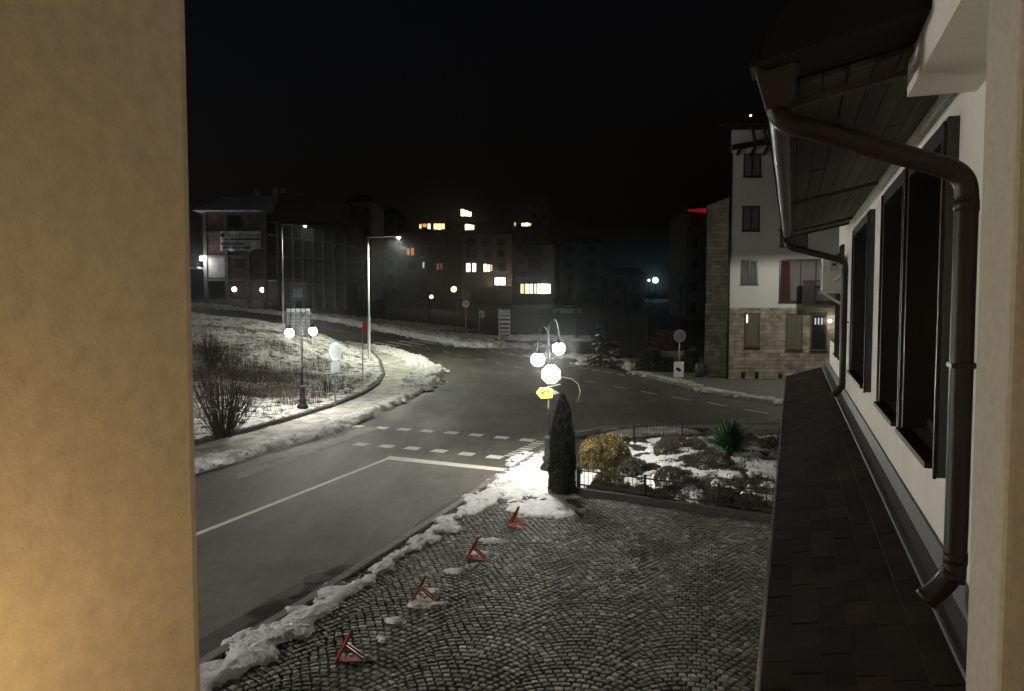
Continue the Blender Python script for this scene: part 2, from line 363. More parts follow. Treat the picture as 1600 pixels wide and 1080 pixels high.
for a, b in [((585, 535), (624, 541.5)), ((606, 533.8), (644, 540.5)), ((624, 532.6), (662, 539)), ((641, 531.6), (680, 537.6)), ((656, 530.4), (694, 536.2))]:
    addq(paint_strip(G(*a), G(*b), .62))
addq(paint_strip(G(500, 511), G(562, 523.5), .12))
for i in range(9):
    t = i / 8; c = G(798 + t * 48, 713 - t * 22.5); addq(paint_strip(c - sdir * .22, c + sdir * .22, .14 + .1 * (i % 3 == 1)))
struct(mk.build("road_marking", M_paint))
for cx_, cy_, rx_, ry_, sd_ in ((478, 925, 1.5, .33, 3), (520, 908, .9, .45, 4), (350, 1005, 2.2, .45, 5), (690, 800, 1.3, .22, 6)):
    c = G(cx_, cy_); struct(drape("wet_patch", blob(c.x, c.y, rx_, ry_, (kr[2] - kr[1]), sd_, 60), M_asph2, .004, 0))
# pavement in front of the stone building, kerb as a real step
pv = GP([(988, 581), (1015, 590.5), (1097, 609), (1227, 629)]); pvb = GP([(1000, 570), (1099, 586), (1227, 598)])
pav_poly = [rfar[1] + Vector((0, .15, 0)), rfar[2] + Vector((0, .15, 0)), rfar[3] + Vector((0, .15, 0)), rfar[4] + Vector((0, .15, 0)), rfar[-1] + dirr * 42, rfar[-1] + dirr * 42 + Vector((14, 22, 0)), Vector((22, 62, 0)), G(1000, 570) + Vector((0, 6, 0))]
M_pave = mat("pavement_slab", (.13, .125, .105), .8, .3, 1.5, .4, 30)
struct(drape("pavement", pav_poly, M_pave, .13, 4))
def kerb_line(name, pts, wd, h, m, base=-.05, lbl=True):
    mb = MB(); pts = [Vector((p.x, p.y, 0)) for p in pts]
    for i in range(len(pts) - 1):
        a, b = pts[i], pts[i + 1]; L = (b - a).length; n = max(1, round(L / 1.0)); d = (b - a).normalized(); s = Vector((-d.y, d.x, 0)) * wd
        for k in range(n):
            p = a.lerp(b, k / n) + d * .006; q = a.lerp(b, (k + 1) / n) - d * .006; j = random.uniform(-.008, .008)
            zb0, zb1 = float(T(p.x, p.y)), float(T(q.x, q.y))
            P = [p, q, q + s, p + s]; zz = [zb0, zb1, zb1, zb0]; c = .015
            mb.hexa([(v.x, v.y, z + base) for v, z in zip(P, zz)], [(v.x, v.y, z + h + j) for v, z in zip(P, zz)])
    return struct(mb.build(name, m))
kerb_line("kerb", [rfar[1], rfar[2], rfar[3], rfar[4], rfar[-1] + dirr * 40], .16, .15, M_kerb)
# kerb between carriageway and forecourt, pavement edge
kerb_line("kerb", [fr_near] + kr, -.16, .13, M_kerb)
# =================================================================== FORECOURT of cobbles
gfl = G(903, 771, .1); gfr = G(1208, 815, .1)
GARDEN = [gfl, gfr, gfr + (gfr - gfl).normalized() * 1.2, G(1226, 684) + Vector((2.0, 0, 0)), G(1226, 684), G(1110, 684), G(1013, 687), G(955, 695), G(925, 706), G(908, 722), G(902, 745)]
FORE = [fr_near] + kr[:9] + [G(868, 693), G(895, 690), gfl + Vector((-.05, 3, 0))] + [gfl, gfr, gfr + (gfr - gfl).normalized() * 3.0, WP(6, .05), WP(-6, .05), WP(-6, -9)]
FORE = [Vector((p[0], p[1], 0)) for p in FORE]
struct(drape("forecourt_ground", FORE, M_moss, .075, 0))
def cobbles():
    W = 1.45; pitch = .118; FA = 52; Rr = W / 2 / math.sin(math.radians(FA)); ca, sa = math.cos(R(14)), math.sin(R(14))
    P = []
    for k in range(-22, 18):
        na = int(Rr * math.radians(2 * FA) / .114)
        for j in range(-60, 330):
            y0 = j * pitch
            for i in range(na):
                ph = math.radians(-FA) + math.radians(2 * FA) * (i + (.25 if j % 2 else .75)) / na
                P.append((k * W + Rr * math.sin(ph), y0 + Rr * math.cos(ph), ph))
    P = np.array(P); x = P[:, 0] * ca + P[:, 1] * sa; y = -P[:, 0] * sa + P[:, 1] * ca; ph = P[:, 2] 
    ok = inside(x, y, FORE) & (y > 6.2) & (seg_dist(x, y, [fr_near] + kr[:9]) > .19)
    x, y, ph = x[ok], y[ok], ph[ok]; n = len(x)
    x = x + rng.normal(0, .005, n); y = y + rng.normal(0, .005, n)
    ang = -ph - R(14) + rng.normal(0, .09, n)
    hx = .052 * rng.uniform(.78, 1.06, n); hy = .047 * np.cos(ph) ** .85 * rng.uniform(.84, 1.06, n); hz = .095 + rng.uniform(-.004, .004, n) + (fbm(x, y, .5, 3, 401) - .5) * .035
    tx = rng.normal(0, .03, n); ty = rng.normal(0, .03, n)
    cx = np.array([-1, 1, 1, -1]); cy = np.array([-1, -1, 1, 1])
    V = np.zeros((n, 12, 3))
    for lv, (sc, dz) in enumerate([(1.0, -.05), (1.0, -.008), (.74, 0.0)]):
        for c in range(4):
            j1 = rng.uniform(.86, 1.1, n); lx = cx[c] * hx * sc * j1; ly = cy[c] * hy * sc * j1
            V[:, lv * 4 + c, 0] = x + lx * np.cos(ang) - ly * np.sin(ang); V[:, lv * 4 + c, 1] = y + lx * np.sin(ang) + ly * np.cos(ang)
            V[:, lv * 4 + c, 2] = hz + dz + (lx * tx + ly * ty) * (1 if lv else 0)
    Fb = [(8, 9, 10, 11)] + [(l * 4 + c, l * 4 + (c + 1) % 4, l * 4 + 4 + (c + 1) % 4, l * 4 + 4 + c) for l in (0, 1) for c in range(4)]
    F = (np.array(Fb)[None] + (np.arange(n) * 12)[:, None, None]).reshape(-1, 4)
    me = bpy.data.meshes.new("cobblestones"); me.from_pydata(V.reshape(-1, 3).tolist(), [], F.tolist()); me.update()
    print("cobbles", n)
    return struct(obj("cobblestones", me, M_cobble))
def cobble_shader():
    nt = M_cobble.node_tree; N = nt.nodes; Lk = nt.links; b = N["Principled BSDF"]
    g = N.new("ShaderNodeNewGeometry"); r = N.new("ShaderNodeValToRGB"); Lk.new(g.outputs["Random Per Island"], r.inputs[0]); e = r.color_ramp.elements
    e[0].position = 0; e[0].color = (.042, .040, .034, 1); e[1].position = 1; e[1].color = (.21, .208, .19, 1)
    for p_, c_ in ((.35, (.066, .064, .054)), (.7, (.098, .094, .084)), (.92, (.14, .138, .122))): q_ = e.new(p_); q_.color = (*c_, 1)
    tc = N.new("ShaderNodeTexCoord"); n_ = N.new("ShaderNodeTexNoise"); n_.inputs["Scale"].default_value = .9; n_.inputs["Detail"].default_value = 7; Lk.new(tc.outputs["Object"], n_.inputs["Vector"])
    r2 = N.new("ShaderNodeValToRGB"); Lk.new(n_.outputs[0], r2.inputs[0]); r2.color_ramp.elements[0].position = .38; r2.color_ramp.elements[1].position = .62
    r2.color_ramp.elements[0].color = (.72, .74, .48, 1); r2.color_ramp.elements[1].color = (1.65, 1.58, 1.48, 1)
    m_ = N.new("ShaderNodeVectorMath"); m_.operation = 'MULTIPLY'; Lk.new(r.outputs[0], m_.inputs[0]); Lk.new(r2.outputs[0], m_.inputs[1]); Lk.new(m_.outputs[0], b.inputs["Base Color"])
cobble_shader(); cobbles()
# =================================================================== SNOW AND VERGE (left of the junction)
vi_ext = [vi[0] + (vi[0] - vi[1]).normalized() * 14] + vi + [vi[-1] + Vector((-20, 3, 0))]
VERGE = vi_ext + [Vector((-46, 66, 0)), Vector((-40, 16, 0))]
so_ext = [so0] + so + [left_far[1]]
WALK = so_ext + vi_ext[::-1]
def verge_z(X, Y):
    d = seg_dist(X, Y, vi_ext); e = sstep(0, .5, d)
    m = .30 + .35 * sstep(1, 9, d) + (fbm(X, Y, .9, 4, 5) - .5) * .22 * e + (fbm(X, Y, .15, 2, 8) - .45) * .5 * sstep(2, 8, d)
    back = sstep(44, 54, Y) * sstep(-10, -16, X) * .8
    return T(X, Y) + m + back * sstep(0, 3, d) + (fbm(X, Y, 3.5, 3, 2) - .5) * .09
v_in = lambda X, Y, Z: inside(X, Y, VERGE) & (seg_dist(X, Y, vi_ext) > .12)
struct(field("verge_ground", -40, 1, 18, 68, .16, verge_z, v_in, M_verge))
kerb_line("verge_kerb", vi_ext, -.2, .30, mat("kerb_dark", (.10, .095, .085), .85, .3, 4, .5, 30))
so_near = so_ext[:13]
def walk_z(X, Y):
    d = seg_dist(X, Y, so_ext); dn = d
    rag = fbm(X, Y, 1.4, 3, 11)
    wdt = .55 + .75 * rag
    lum = .10 + .22 * fbm(X, Y, 2.4, 3, 21)
    ridge = lum * np.clip(1 - ((d - wdt * .55) / (wdt * .75)) ** 2, 0, 1) ** .7
    inn = inside(X, Y, WALK)
    slab = np.where(inn, .13 + .035 * fbm(X, Y, 1.6, 4, 31), 0)
    edge = np.where(inn, sstep(0, .12 + .2 * rag, d), 0)
    over = np.where(inn, 1, sstep(.30 * rag + .02, 0, d) * .6); ridge = ridge * .45
    return T(X, Y) - .05 + (slab * edge + ridge * over + .05 * over) + (fbm(X, Y, 7, 2, 41) - .5) * .03
struct(field("snowy_pavement", -40, 1.5, 15, 68, .12, walk_z, lambda X, Y, Z: (inside(X, Y, WALK) | (seg_dist(X, Y, so_ext) < .5)) & (Z > T(X, Y) - .04), M_path))
# brighter thrown up snow along the road side of the path
def ridge_field(name, line, wd, ht, seed, base, side_poly=None, m=None, res=.05, thr=.42, lump=2.6, off=0.0):
    xs = [p[0] for p in line]; ys = [p[1] for p in line]
    def zf(X, Y):
        d = seg_dist(X, Y, line); r = fbm(X, Y, .5, 3, seed); q = fbm(X, Y, 2.6, 5, seed + 3); l = fbm(X, Y, lump * 2, 4, seed + 5)
        f = .62 - d / wd + (q - .5) * 2.6 + (r - thr) * 1.5
        cl = np.abs(fbm(X, Y, 5.5, 3, seed + 9) - .5) * 2
        return T(X, Y) + base - .02 + np.where(f > 0, .035 + ht * np.clip(f, 0, .8) ** .7 * (.35 + 1.1 * l), np.maximum(f, -.2) * .3) + (cl - .3) * ht * .30 + np.abs(fbm(X, Y, 13, 2, seed + 12) - .5) * .045 * (f > 0)
    def keep(X, Y, Z):
        k = Z > T(X, Y) + base - .012
        if side_poly is not None: k &= inside(X, Y, side_poly)
        return k
    return struct(field(name, min(xs) - 1.5, max(xs) + 1.5, min(ys) - 1.5, max(ys) + 1.5, res, zf, keep, m or M_snow), "stuff")
off_l = [v for v in kr[:9]]
def shift(line, s):
    out = []
    for i, p in enumerate(line):
        d = (line[min(i + 1, len(line) - 1)] - line[max(i - 1, 0)]); d.z = 0; d.normalize(); out.append(Vector((p.x, p.y, 0)) + Vector((d.y, -d.x, 0)) * s)
    return out
ridge_field("snow", shift([fr_near] + kr[:8], .48), .30, .06, 101, .10, None, M_ksnow, res=.026, thr=.34)
ridge_field("snow", shift(so_ext[1:12], -.45), .42, .14, 131, .15, None, M_dsnow, res=.06, thr=.34)
ridge_field("snow", shift(so_ext[8:15], -.4), .7, .26, 151, .17, None, M_dsnow, res=.07, thr=.25)
# snow on the forecourt by the lamp and conifer, and small melting patches
def patches(name, blobs, base, seed, m=None, res=.045, ht=.05):
    x0 = min(b[0] - b[2] * 1.6 for b in blobs); x1 = max(b[0] + b[2] * 1.6 for b in blobs); y0 = min(b[1] - b[3] * 1.6 for b in blobs); y1 = max(b[1] + b[3] * 1.6 for b in blobs)
    def zf(X, Y):
        f = np.full(X.shape, -4.0)
        for bx, by, rx, ry in blobs: q = np.hypot((X - bx) / rx, (Y - by) / ry); f = np.maximum(f, 1 - q - 2.5 * np.maximum(0, q - 1.25))
        f = f + (fbm(X, Y, 2.6, 4, seed) - .5) * 1.7 + (fbm(X, Y, 11, 3, seed + 8) - .5) * 1.1
        return T(X, Y) + base + np.clip(f * 3, -1.8, .6) * ht + (fbm(X, Y, 6, 3, seed + 3) - .5) * ht * .7 + (fbm(X, Y, 19, 2, seed + 13) - .5) * .02
    return struct(field(name, x0, x1, y0, y1, res, zf, lambda X, Y, Z: Z > T(X, Y) + base - .01, m or M_snow), "stuff")
def B(px, py, rx, ry, dz=.1): g = G(px, py, dz); return (g.x, g.y, rx, ry)
patches("snow", [B(835, 758, 1.0, 1.7), B(850, 795, .75, .75), B(828, 742, .7, 1.1), B(845, 725, .8, 1.6), B(870, 800, .45, .3), B(806, 772, .4, .8)], .10, 201)
patches("snow", [B(757, 866, .26, .16), B(740, 884, .12, .1), B(671, 945, .26, .12), B(672, 925, .13, .1), B(710, 893, .17, .12), B(618, 970, .12, .08), B(572, 1027, .14, .07), B(770, 845, .3, .15), B(600, 998, .09, .06), B(595, 995, .07, .05)], .108, 214, M_ksnow, res=.022, ht=.035)
patches("snow", [B(516, 918, .10, .08, .05), B(534, 914, .13, .11, .05)], .03, 215, res=.025, ht=.12)
patches("snow", [(G(381 + i * 6.2, 742 - i * 2.3).x, G(381 + i * 6.2, 742 - i * 2.3).y, .17 + .012 * min(i, 14), .42) for i in range(32)], .004, 217, mat("thin_snow", (.26, .25, .22), .8, .3, 5, .2), res=.06, ht=.02)
# far side of the road: ploughed snow and patchy snow on the field
fe2 = [left_far[0]] + fe
ridge_field("snow", shift(fe2[:10], -.7), 1.0, .42, 171, .05, None, M_snow, res=.16, thr=.25)
ridge_field("snow", shift(fe2[5:10], -3.2), 1.3, .40, 177, .05, None, M_path, res=.2, thr=.38)
ridge_field("snow", shift(GP([(905, 562), (945, 569), (985, 578)]), -.6), .8, .45, 181, .05, None, M_path, res=.14, thr=.3)
ridge_field("snow", shift([rfar[1], rfar[2], rfar[3], rfar[4], rfar[4] + dirr * 6], -.55), .5, .07, 187, .13, None, M_path, res=.1, thr=.28)
patches("snow", [(-2, 76, 5, 3), (-9, 84, 6, 3.5), (4, 84, 5, 3), (-16, 92, 9, 4)], .0, 231, M_path, res=.3, ht=.14)
patches("snow", [(7, 60, 2.0, 1.6), (9, 64, 2.5, 2), (4, 67, 2.5, 2)], .02, 233, M_path, res=.2, ht=.12)
# =================================================================== GARDEN
def garden_z(X, Y):
    d = seg_dist(X, Y, GARDEN, True); return .12 + .22 * sstep(0, 2.5, d) + (fbm(X, Y, 1.2, 4, 61) - .5) * .16
struct(field("garden_soil", .8, 13, 15, 30, .12, garden_z, lambda X, Y, Z: inside(X, Y, GARDEN), M_soil))
def gsnow(X, Y):
    d = seg_dist(X, Y, GARDEN, True); f = (fbm(X, Y, 2.3, 5, 71) - .445) * 1.2
    f = f + .10 * sstep(5.2, 6.8, X - .30 * (Y - 18)) * sstep(18.6, 20.5, Y) * sstep(25.5, 24, Y) - .25 * sstep(25.2, 26.2, Y) - .16 * sstep(1.0, .2, d) - .10 * sstep(19.6, 17.5, Y) * sstep(3.5, 5.0, X)
    return garden_z(X, Y) + np.clip(f, -.10, .10) * .75 + (fbm(X, Y, 5, 3, 72) - .5) * .05
struct(field("snow", .8, 13, 15, 30, .055, gsnow, lambda X, Y, Z: inside(X, Y, GARDEN) & (Z > garden_z(X, Y) - .008), M_snow), "stuff")
patches("snow", [B(985, 674, .9, .7, .05), B(1020, 675, 1.3, .9, .05), B(1055, 676, .8, .5, .05), B(1190, 682, 1.2, .5, .05)], .07, 75, M_path)
# garden kerb wall
def gwall():
    mb = MB(); P = [gfl, gfr, gfr + (gfr - gfl).normalized() * 1.2]
    line = [G(902, 745)] + P; d0 = None
    for a, b in ((line[0], line[1]), (line[1], line[3])):
        d = (b - a); d.z = 0; L = d.length; d.normalize(); s = Vector((d.y, -d.x, 0)) * .13; n = max(1, round(L))
        for k in range(n):
            p = Vector((a.x, a.y, 0)) + d * (L * k / n + .008); q = Vector((a.x, a.y, 0)) + d * (L * (k + 1) / n - .008)
            mb.hexa([p, q, q + s, p + s], [v + Vector((0, 0, .25 + .01 * (k % 2))) for v in (p, q, q + s, p + s)])
    o = mb.build("garden_kerb", mat("garden_kerb_stone", (.06, .056, .05), .8, .3, 5, .4, 30))
    return tag(o, "low dark stone kerb along the cobbled side of the garden", "kerb wall")
gwall()
def fence(name, pts, h, label, posts_every=1.75, z0=.25):
    pts = [Vector((p.x, p.y, z0)) for p in pts]; root = thing(name, label, "fence", pts[0])
    o = pts[0]; L = [0]
    for i in range(len(pts) - 1): L.append(L[-1] + (pts[i + 1] - pts[i]).length)
    def at(s):
        s = min(max(s, 0), L[-1])
        for i in range(len(pts) - 1):
            if s <= L[i + 1] + 1e-9: return pts[i].lerp(pts[i + 1], (s - L[i]) / (L[i + 1] - L[i])) - o
    Z = lambda p, z: Vector((p.x, p.y, z))
    for hz in (.08, h - .07):
        rails = MB()
        n = max(2, int(L[-1] / .5)); P = [Z(at(L[-1] * k / n), hz) for k in range(n + 1)]
        for k in range(n): rails.bar(P[k], P[k + 1], .022, .03)
        rails.build("rail", M_iron, root)
    bars = MB(); s = .06; k = 0
    while s < L[-1]:
        p = at(s); top = h + (.035 if k % 2 == 0 else -.0); bars.tube([Z(p, .0), Z(p, top - .03)], .0065, 5)
        bars.tube([Z(p, top - .035), Z(p, top - .012), Z(p, top + .03)], [.006, .017, .002], 5); s += .115; k += 1
    st = bars.build("picket_bars", M_iron, root)
    s = 0
    while s <= L[-1] + .01:
        p = at(s); MB().box((p.x - .022, p.y - .022, -.24), (p.x + .022, p.y + .022, h + .02)).build("post", M_iron, root); s += posts_every
    return root
fence("garden_fence", [G(903, 772, .1) + Vector((0, .07, 0)), gfr + Vector((0, .07, 0)), gfr + (gfr - gfl).normalized() * 1.0], .50, "low black iron picket fence on the stone kerb beside the cobbles")
fence("garden_fence", [G(903, 768, .1) + Vector((.05, .1, 0)), G(902, 745, .1), G(908, 722, .1), G(925, 706, .1), G(955, 695, .1), G(1013, 687, .1), G(1110, 684, .1), G(1226, 684, .1), G(1226, 684) + Vector((1.8, 0, 0))], .52, "curved low black iron picket fence on the road side of the garden", 1.9, .14)
M_goldleaf = mat("golden_leaf", (.17, .125, .038), .55, .75, 5, island=.8)
M_thuja = mat("thuja_leaf", (.030, .036, .018), .7, .4, 5, island=.5)
M_greenleaf = mat("green_leaf", (.035, .085, .03), .5, .3, 6, island=.4)
M_drybush = mat("dry_bush", (.10, .082, .055), .85, .3, 6, island=.5)
M_greybush = mat("grey_bush", (.11, .11, .085), .85, .3, 6, island=.5)
M_twig = mat("bare_twig", (.05, .035, .025), .8, .3, 8, island=.4)
def gz(p): return float(garden_z(np.array([p.x]), np.array([p.y]))[0]) if p.y < 27.5 and p.x > 1.5 else .1
def thuja():
    b = G(880, 775, .1); r0 = .335; hh = 2.42
    root = thing("conifer_column", "tall narrow dark green conifer beside the double globe lamp at the garden corner", "conifer", (b.x, b.y + .25, .1))
    n = 15000; z = rng.uniform(0, 1, n) ** .95; th = rng.uniform(0, 2 * math.pi, n)
    prof = np.interp(z, [0, .05, .3, .6, .8, .92, 1], [.90, 1.0, .98, .82, .60, .36, .05])
    bump = 1 + .20 * (fbm(th * 1.8, z * 7, 1.0, 3, 81) - .5) * 2
    rr = r0 * prof * bump * rng.uniform(.72, 1.03, n)
    C = np.stack([rr * np.cos(th), rr * np.sin(th), z * hh + .03], 1)
    A = np.stack([np.cos(th) * .35, np.sin(th) * .35, np.ones(n)], 1) + rng.normal(0, .3, (n, 3)); A /= np.linalg.norm(A, axis=1)[:, None]
    Bv = np.cross(A, rdir(n)); Bv /= np.linalg.norm(Bv, axis=1)[:, None]; s = rng.uniform(.02, .05, n)[:, None]
    quads("crown", C, A * s, Bv * s * .4, M_thuja, root)
    MB().lathe([(.05, 0), (.3, .06), (.29, 1.0), (.2, 1.75), (.02, 2.3)], n=12).build("trunk", mat("conifer_inside", (.02, .018, .012), .9), root)
thuja()
def ball_bush(name, label, cat, px, py, rx, rz, n, leaf, m, group=None, base=None, gr=None, flat=1.0, square=0.0, up=0.0):
    p = G(px, py, .2); z = gz(p) - .03
    root = thing(name, label, cat, (p.x, p.y, z), 0, group); sc_ = 1.18 if group else 1.0; rx *= sc_; rz *= sc_
    d = rdir(n); d[:, 2] = np.abs(d[:, 2]); lump = .8 + .4 * fbm(d[:, 0] * 2.4 + 5 + px, d[:, 1] * 2.4 + d[:, 2] * 3 + py, 1.0, 3, 91)
    if square: d = d / (np.abs(d) ** (1 / (1 - square) * 2)).sum(1)[:, None] ** ((1 - square) / 2)
    r = lump * rng.uniform(.5, 1.0, n) ** .35
    C = d * r[:, None] * np.array([rx, rx, rz]) + np.array([0, 0, .02])
    leafcloud("foliage", C, leaf, m, root, up)
    tw = MB()
    for i in range(18):
        a = rng.uniform(0, 6.28); e = rng.uniform(.2, .8); tw.tube([(0, 0, 0), (math.cos(a) * rx * e * .5, math.sin(a) * rx * e * .5, rz * .5), (math.cos(a) * rx * e, math.sin(a) * rx * e, rz * .85)], [.012, .008, .004], 4)
    tw.build("twigs", M_twig, root); return root
ball_bush("golden_shrub", "large rounded golden leaved shrub in the garden corner beside the conifer", "shrub", 947, 728, .71, .90, 9000, .04, M_goldleaf, square=.25)
ball_bush("golden_shrub", "small golden shrub in front of the big rounded golden one", "shrub", 952, 752, .42, .36, 2200, .03, M_goldleaf)
SH = [(990, 742, .36, .34, 1, "grey brown tuft left of centre in the snowy garden, beside the small golden shrub"), (1055, 706, .46, .36, 0, "dry brown cushion plant behind two others in mid garden"),
      (1040, 716, .34, .36, 1, "grey round cushion plant overlapping the brown cushion in mid garden"), (1086, 708, .32, .28, 1, "small grey plant between the brown cushion and the spiky plant"),
      (1112, 735, .50, .38, 0, "widest dry brown cushion plant in front of the spiky green plant"), (1052, 762, .44, .40, 1, "grey tuft just behind the front fence post in mid garden"),
      (1130, 783, .34, .34, 0, "dry brown tuft behind the front fence near the roof edge"), (1002, 773, .30, .26, 1, "low grey tuft behind the front fence, second from the conifer"),
      (940, 764, .34, .24, 0, "low brown plant behind the front fence nearest to the conifer"), (1165, 700, .40, .30, 0, "dark dry plant to the right of the spiky green plant"),
      (1205, 708, .44, .34, 0, "dark dry plant at the roof edge in the back of the garden"), (1018, 742, .24, .18, 1, "tiny grey plant in the snow in the middle of the garden"),
      (1075, 730, .26, .2, 1, "tiny grey plant between the cushions in the garden"), (975, 768, .22, .2, 0, "tiny brown plant between low plants behind the front fence"), (1170, 788, .34, .24, 0, "low dry plant behind the front fence beside the dry tuft"), (1030, 775, .22, .2, 0, "tiny brown sprig at the foot of the front fence post")]
for px, py, rx, rz, k, lb in SH:
    ball_bush("garden_plant", lb, "plant", px, py, rx, rz, int(1800 + 4500 * rx), .022, (M_drybush, M_greybush)[k], "dry winter plants in the garden", up=1.2)
def spiky():
    p = G(1140, 718, .25); root = thing("spiky_plant", "spiky dark green plant with long narrow leaves in the garden", "plant", (p.x, p.y, gz(p)))
    mb = MB()
    for i in range(620):
        a = rng.uniform(0, 6.28); el = rng.uniform(.05, 1.35); L = rng.uniform(.75, 1.05); d = Vector((math.cos(a) * math.cos(el), math.sin(a) * math.cos(el), math.sin(el)))
        s = Vector((-math.sin(a), math.cos(a), 0)) * .024; b = Vector((math.cos(a) * .05, math.sin(a) * .05, .12 + rng.uniform(0, .25))); m1 = b + d * L * .55; t = b + d * L + Vector((0, 0, -.12 * math.cos(el)))
        mb.add([b - s, b + s, m1 + s * .8, m1 - s * .8, t], [(0, 1, 2, 3), (3, 2, 4)])
    mb.build("leaves", M_greenleaf, root); MB().lathe([(.09, 0), (.08, .3), (.03, .4)], n=8).build("stem", M_twig, root)
spiky()
# low ground cover along the back of the bed
n = 26000; X = rng.uniform(2, 12, n); Y = rng.uniform(16.4, 27.2, n); k = inside(X, Y, GARDEN) & (((fbm(X, Y, 2.3, 3, 95) > .61) & (Y > 17) & (X < 7.5 + rng.uniform(-.5, .5, n))) | (Y > 25.6) | ((Y < 19.2) & (X > 3.6)))
X, Y = X[k], Y[k]; C = np.stack([X, Y, garden_z(X, Y) + rng.uniform(0, .10, len(X))], 1)
struct(leafcloud("ground_cover", C, .04, M_drybush, None, .8), "stuff")
# =================================================================== VERGE vegetation
def blades(name, X, Y, Z, hmin, hmax, m, lean=.35, wd=.012):
    n = len(X); a = rng.uniform(0, 6.28, n); h = rng.uniform(hmin, hmax, n); l = rng.uniform(0, lean, n) * h
    b = np.stack([X, Y, Z - .02], 1); t = b + np.stack([np.cos(a) * l, np.sin(a) * l, h], 1); sd = np.stack([-np.sin(a), np.cos(a), np.zeros(n)], 1) * wd / 2
    V = np.stack([b - sd, b + sd, t], 1).reshape(-1, 3); F = np.arange(3 * n).reshape(n, 3)
    me = bpy.data.meshes.new(name); me.from_pydata(V.tolist(), [], F.tolist()); me.update(); return struct(obj(name, me, m), "stuff")
n = 230000; X = rng.uniform(-34, -4, n); Y = rng.uniform(23, 62, n); d = seg_dist(X, Y, vi_ext); dens = fbm(X, Y, .55, 4, 301)
pxx = 800 + 1200 * X / Y
zone = np.where((Y > 33) & (Y < 56), .60, .30) * np.where(X < -10.5, 1.25, 1.0) * np.where((Y > 36) & (Y < 46) & (X < -11), 2.2, 1)
k = inside(X, Y, VERGE) & (d > .4) & (rng.uniform(0, 1, n) < sstep(.50, .64, dens) * zone + .02)
X, Y = X[k], Y[k]; blades("dry_grass", X, Y, verge_z(X, Y), .06, .34, mat("dry_grass", (.10, .08, .05), .9, .3, 3, island=.5))
n = 60000; X = rng.uniform(-34, -7, n); Y = rng.uniform(33, 52, n); k = inside(X, Y, VERGE) & (rng.uniform(0, 1, n) < sstep(.42, .55, fbm(X, Y, .35, 3, 305)) * sstep(-8, -13, X + (Y - 38) * .1) * .9)
X, Y = X[k], Y[k]; blades("tall_weeds", X, Y, verge_z(X, Y), .25, .75, mat("tall_weeds", (.10, .07, .055), .9, .3, 3, island=.6), .5, .018)
n = 260; X = rng.uniform(-13, -4.5, n); Y = rng.uniform(28, 42, n); k = inside(X, Y, VERGE) & (seg_dist(X, Y, vi_ext) > .3); X, Y = X[k], Y[k]
X = np.repeat(X, 26) + rng.normal(0, .07, 26 * len(X)); Y = np.repeat(Y, 26) + rng.normal(0, .07, len(X)); blades("grass_tufts", X, Y, verge_z(X, Y), .05, .26, mat("tuft_dark", (.04, .035, .022), .9, .3, 3, island=.5), .8, .016)
def bare_shrub(name, label, px, py, h, n, spread, seed, z=None):
    p = G(px, py, .35); r_ = np.random.default_rng(seed); z = float(verge_z(np.array([p.x]), np.array([p.y]))[0]) if z is None else z
    root = thing(name, label, "bare shrub", (p.x, p.y, z - .03)); mb = MB()
    for i in range(n):
        a = r_.uniform(0, 6.28); tl = spread * r_.uniform(.05, 1) ** .8; L = h * r_.uniform(.5, 1.0)
        d = Vector((math.cos(a) * math.sin(tl), math.sin(a) * math.sin(tl), math.cos(tl))); b = Vector((math.cos(a) * .3 * r_.uniform(0, 1), math.sin(a) * .3 * r_.uniform(0, 1), 0))
        pts = [b, b + d * L * .4, b + d * L * .75 + Vector((0, 0, .06)), b + d * L + Vector((r_.normal(0, .05), r_.normal(0, .05), .12))]
        mb.tube(pts, [.013, .010, .007, .003], 4, False)
        for j in range(3):
            q = pts[1].lerp(pts[2], r_.uniform(0, 1)); dd = (d + Vector(r_.normal(0, .35, 3))).normalized(); mb.tube([q, q + dd * L * .3], [.006, .002], 3, False)
    mb.build("stems", M_twig, root); return root
bare_shrub("bare_shrub", "big bare shrub of upright dark stems at the edge of the snowy verge", 348, 678, 2.9, 150, .75, 5)
bare_shrub("bare_shrub", "smaller bare shrub with thin stems behind the big one on the verge", 330, 585, 2.6, 60, .6, 6)
bare_shrub("weed_clump", "thin weed clump in the snow beside the round blue sign post", 512, 610, .9, 22, .5, 8)
bare_shrub("weed_clump", "bare forked weed leaning against the foot of the lamp on the verge", 464, 595, 1.1, 10, .5, 9)
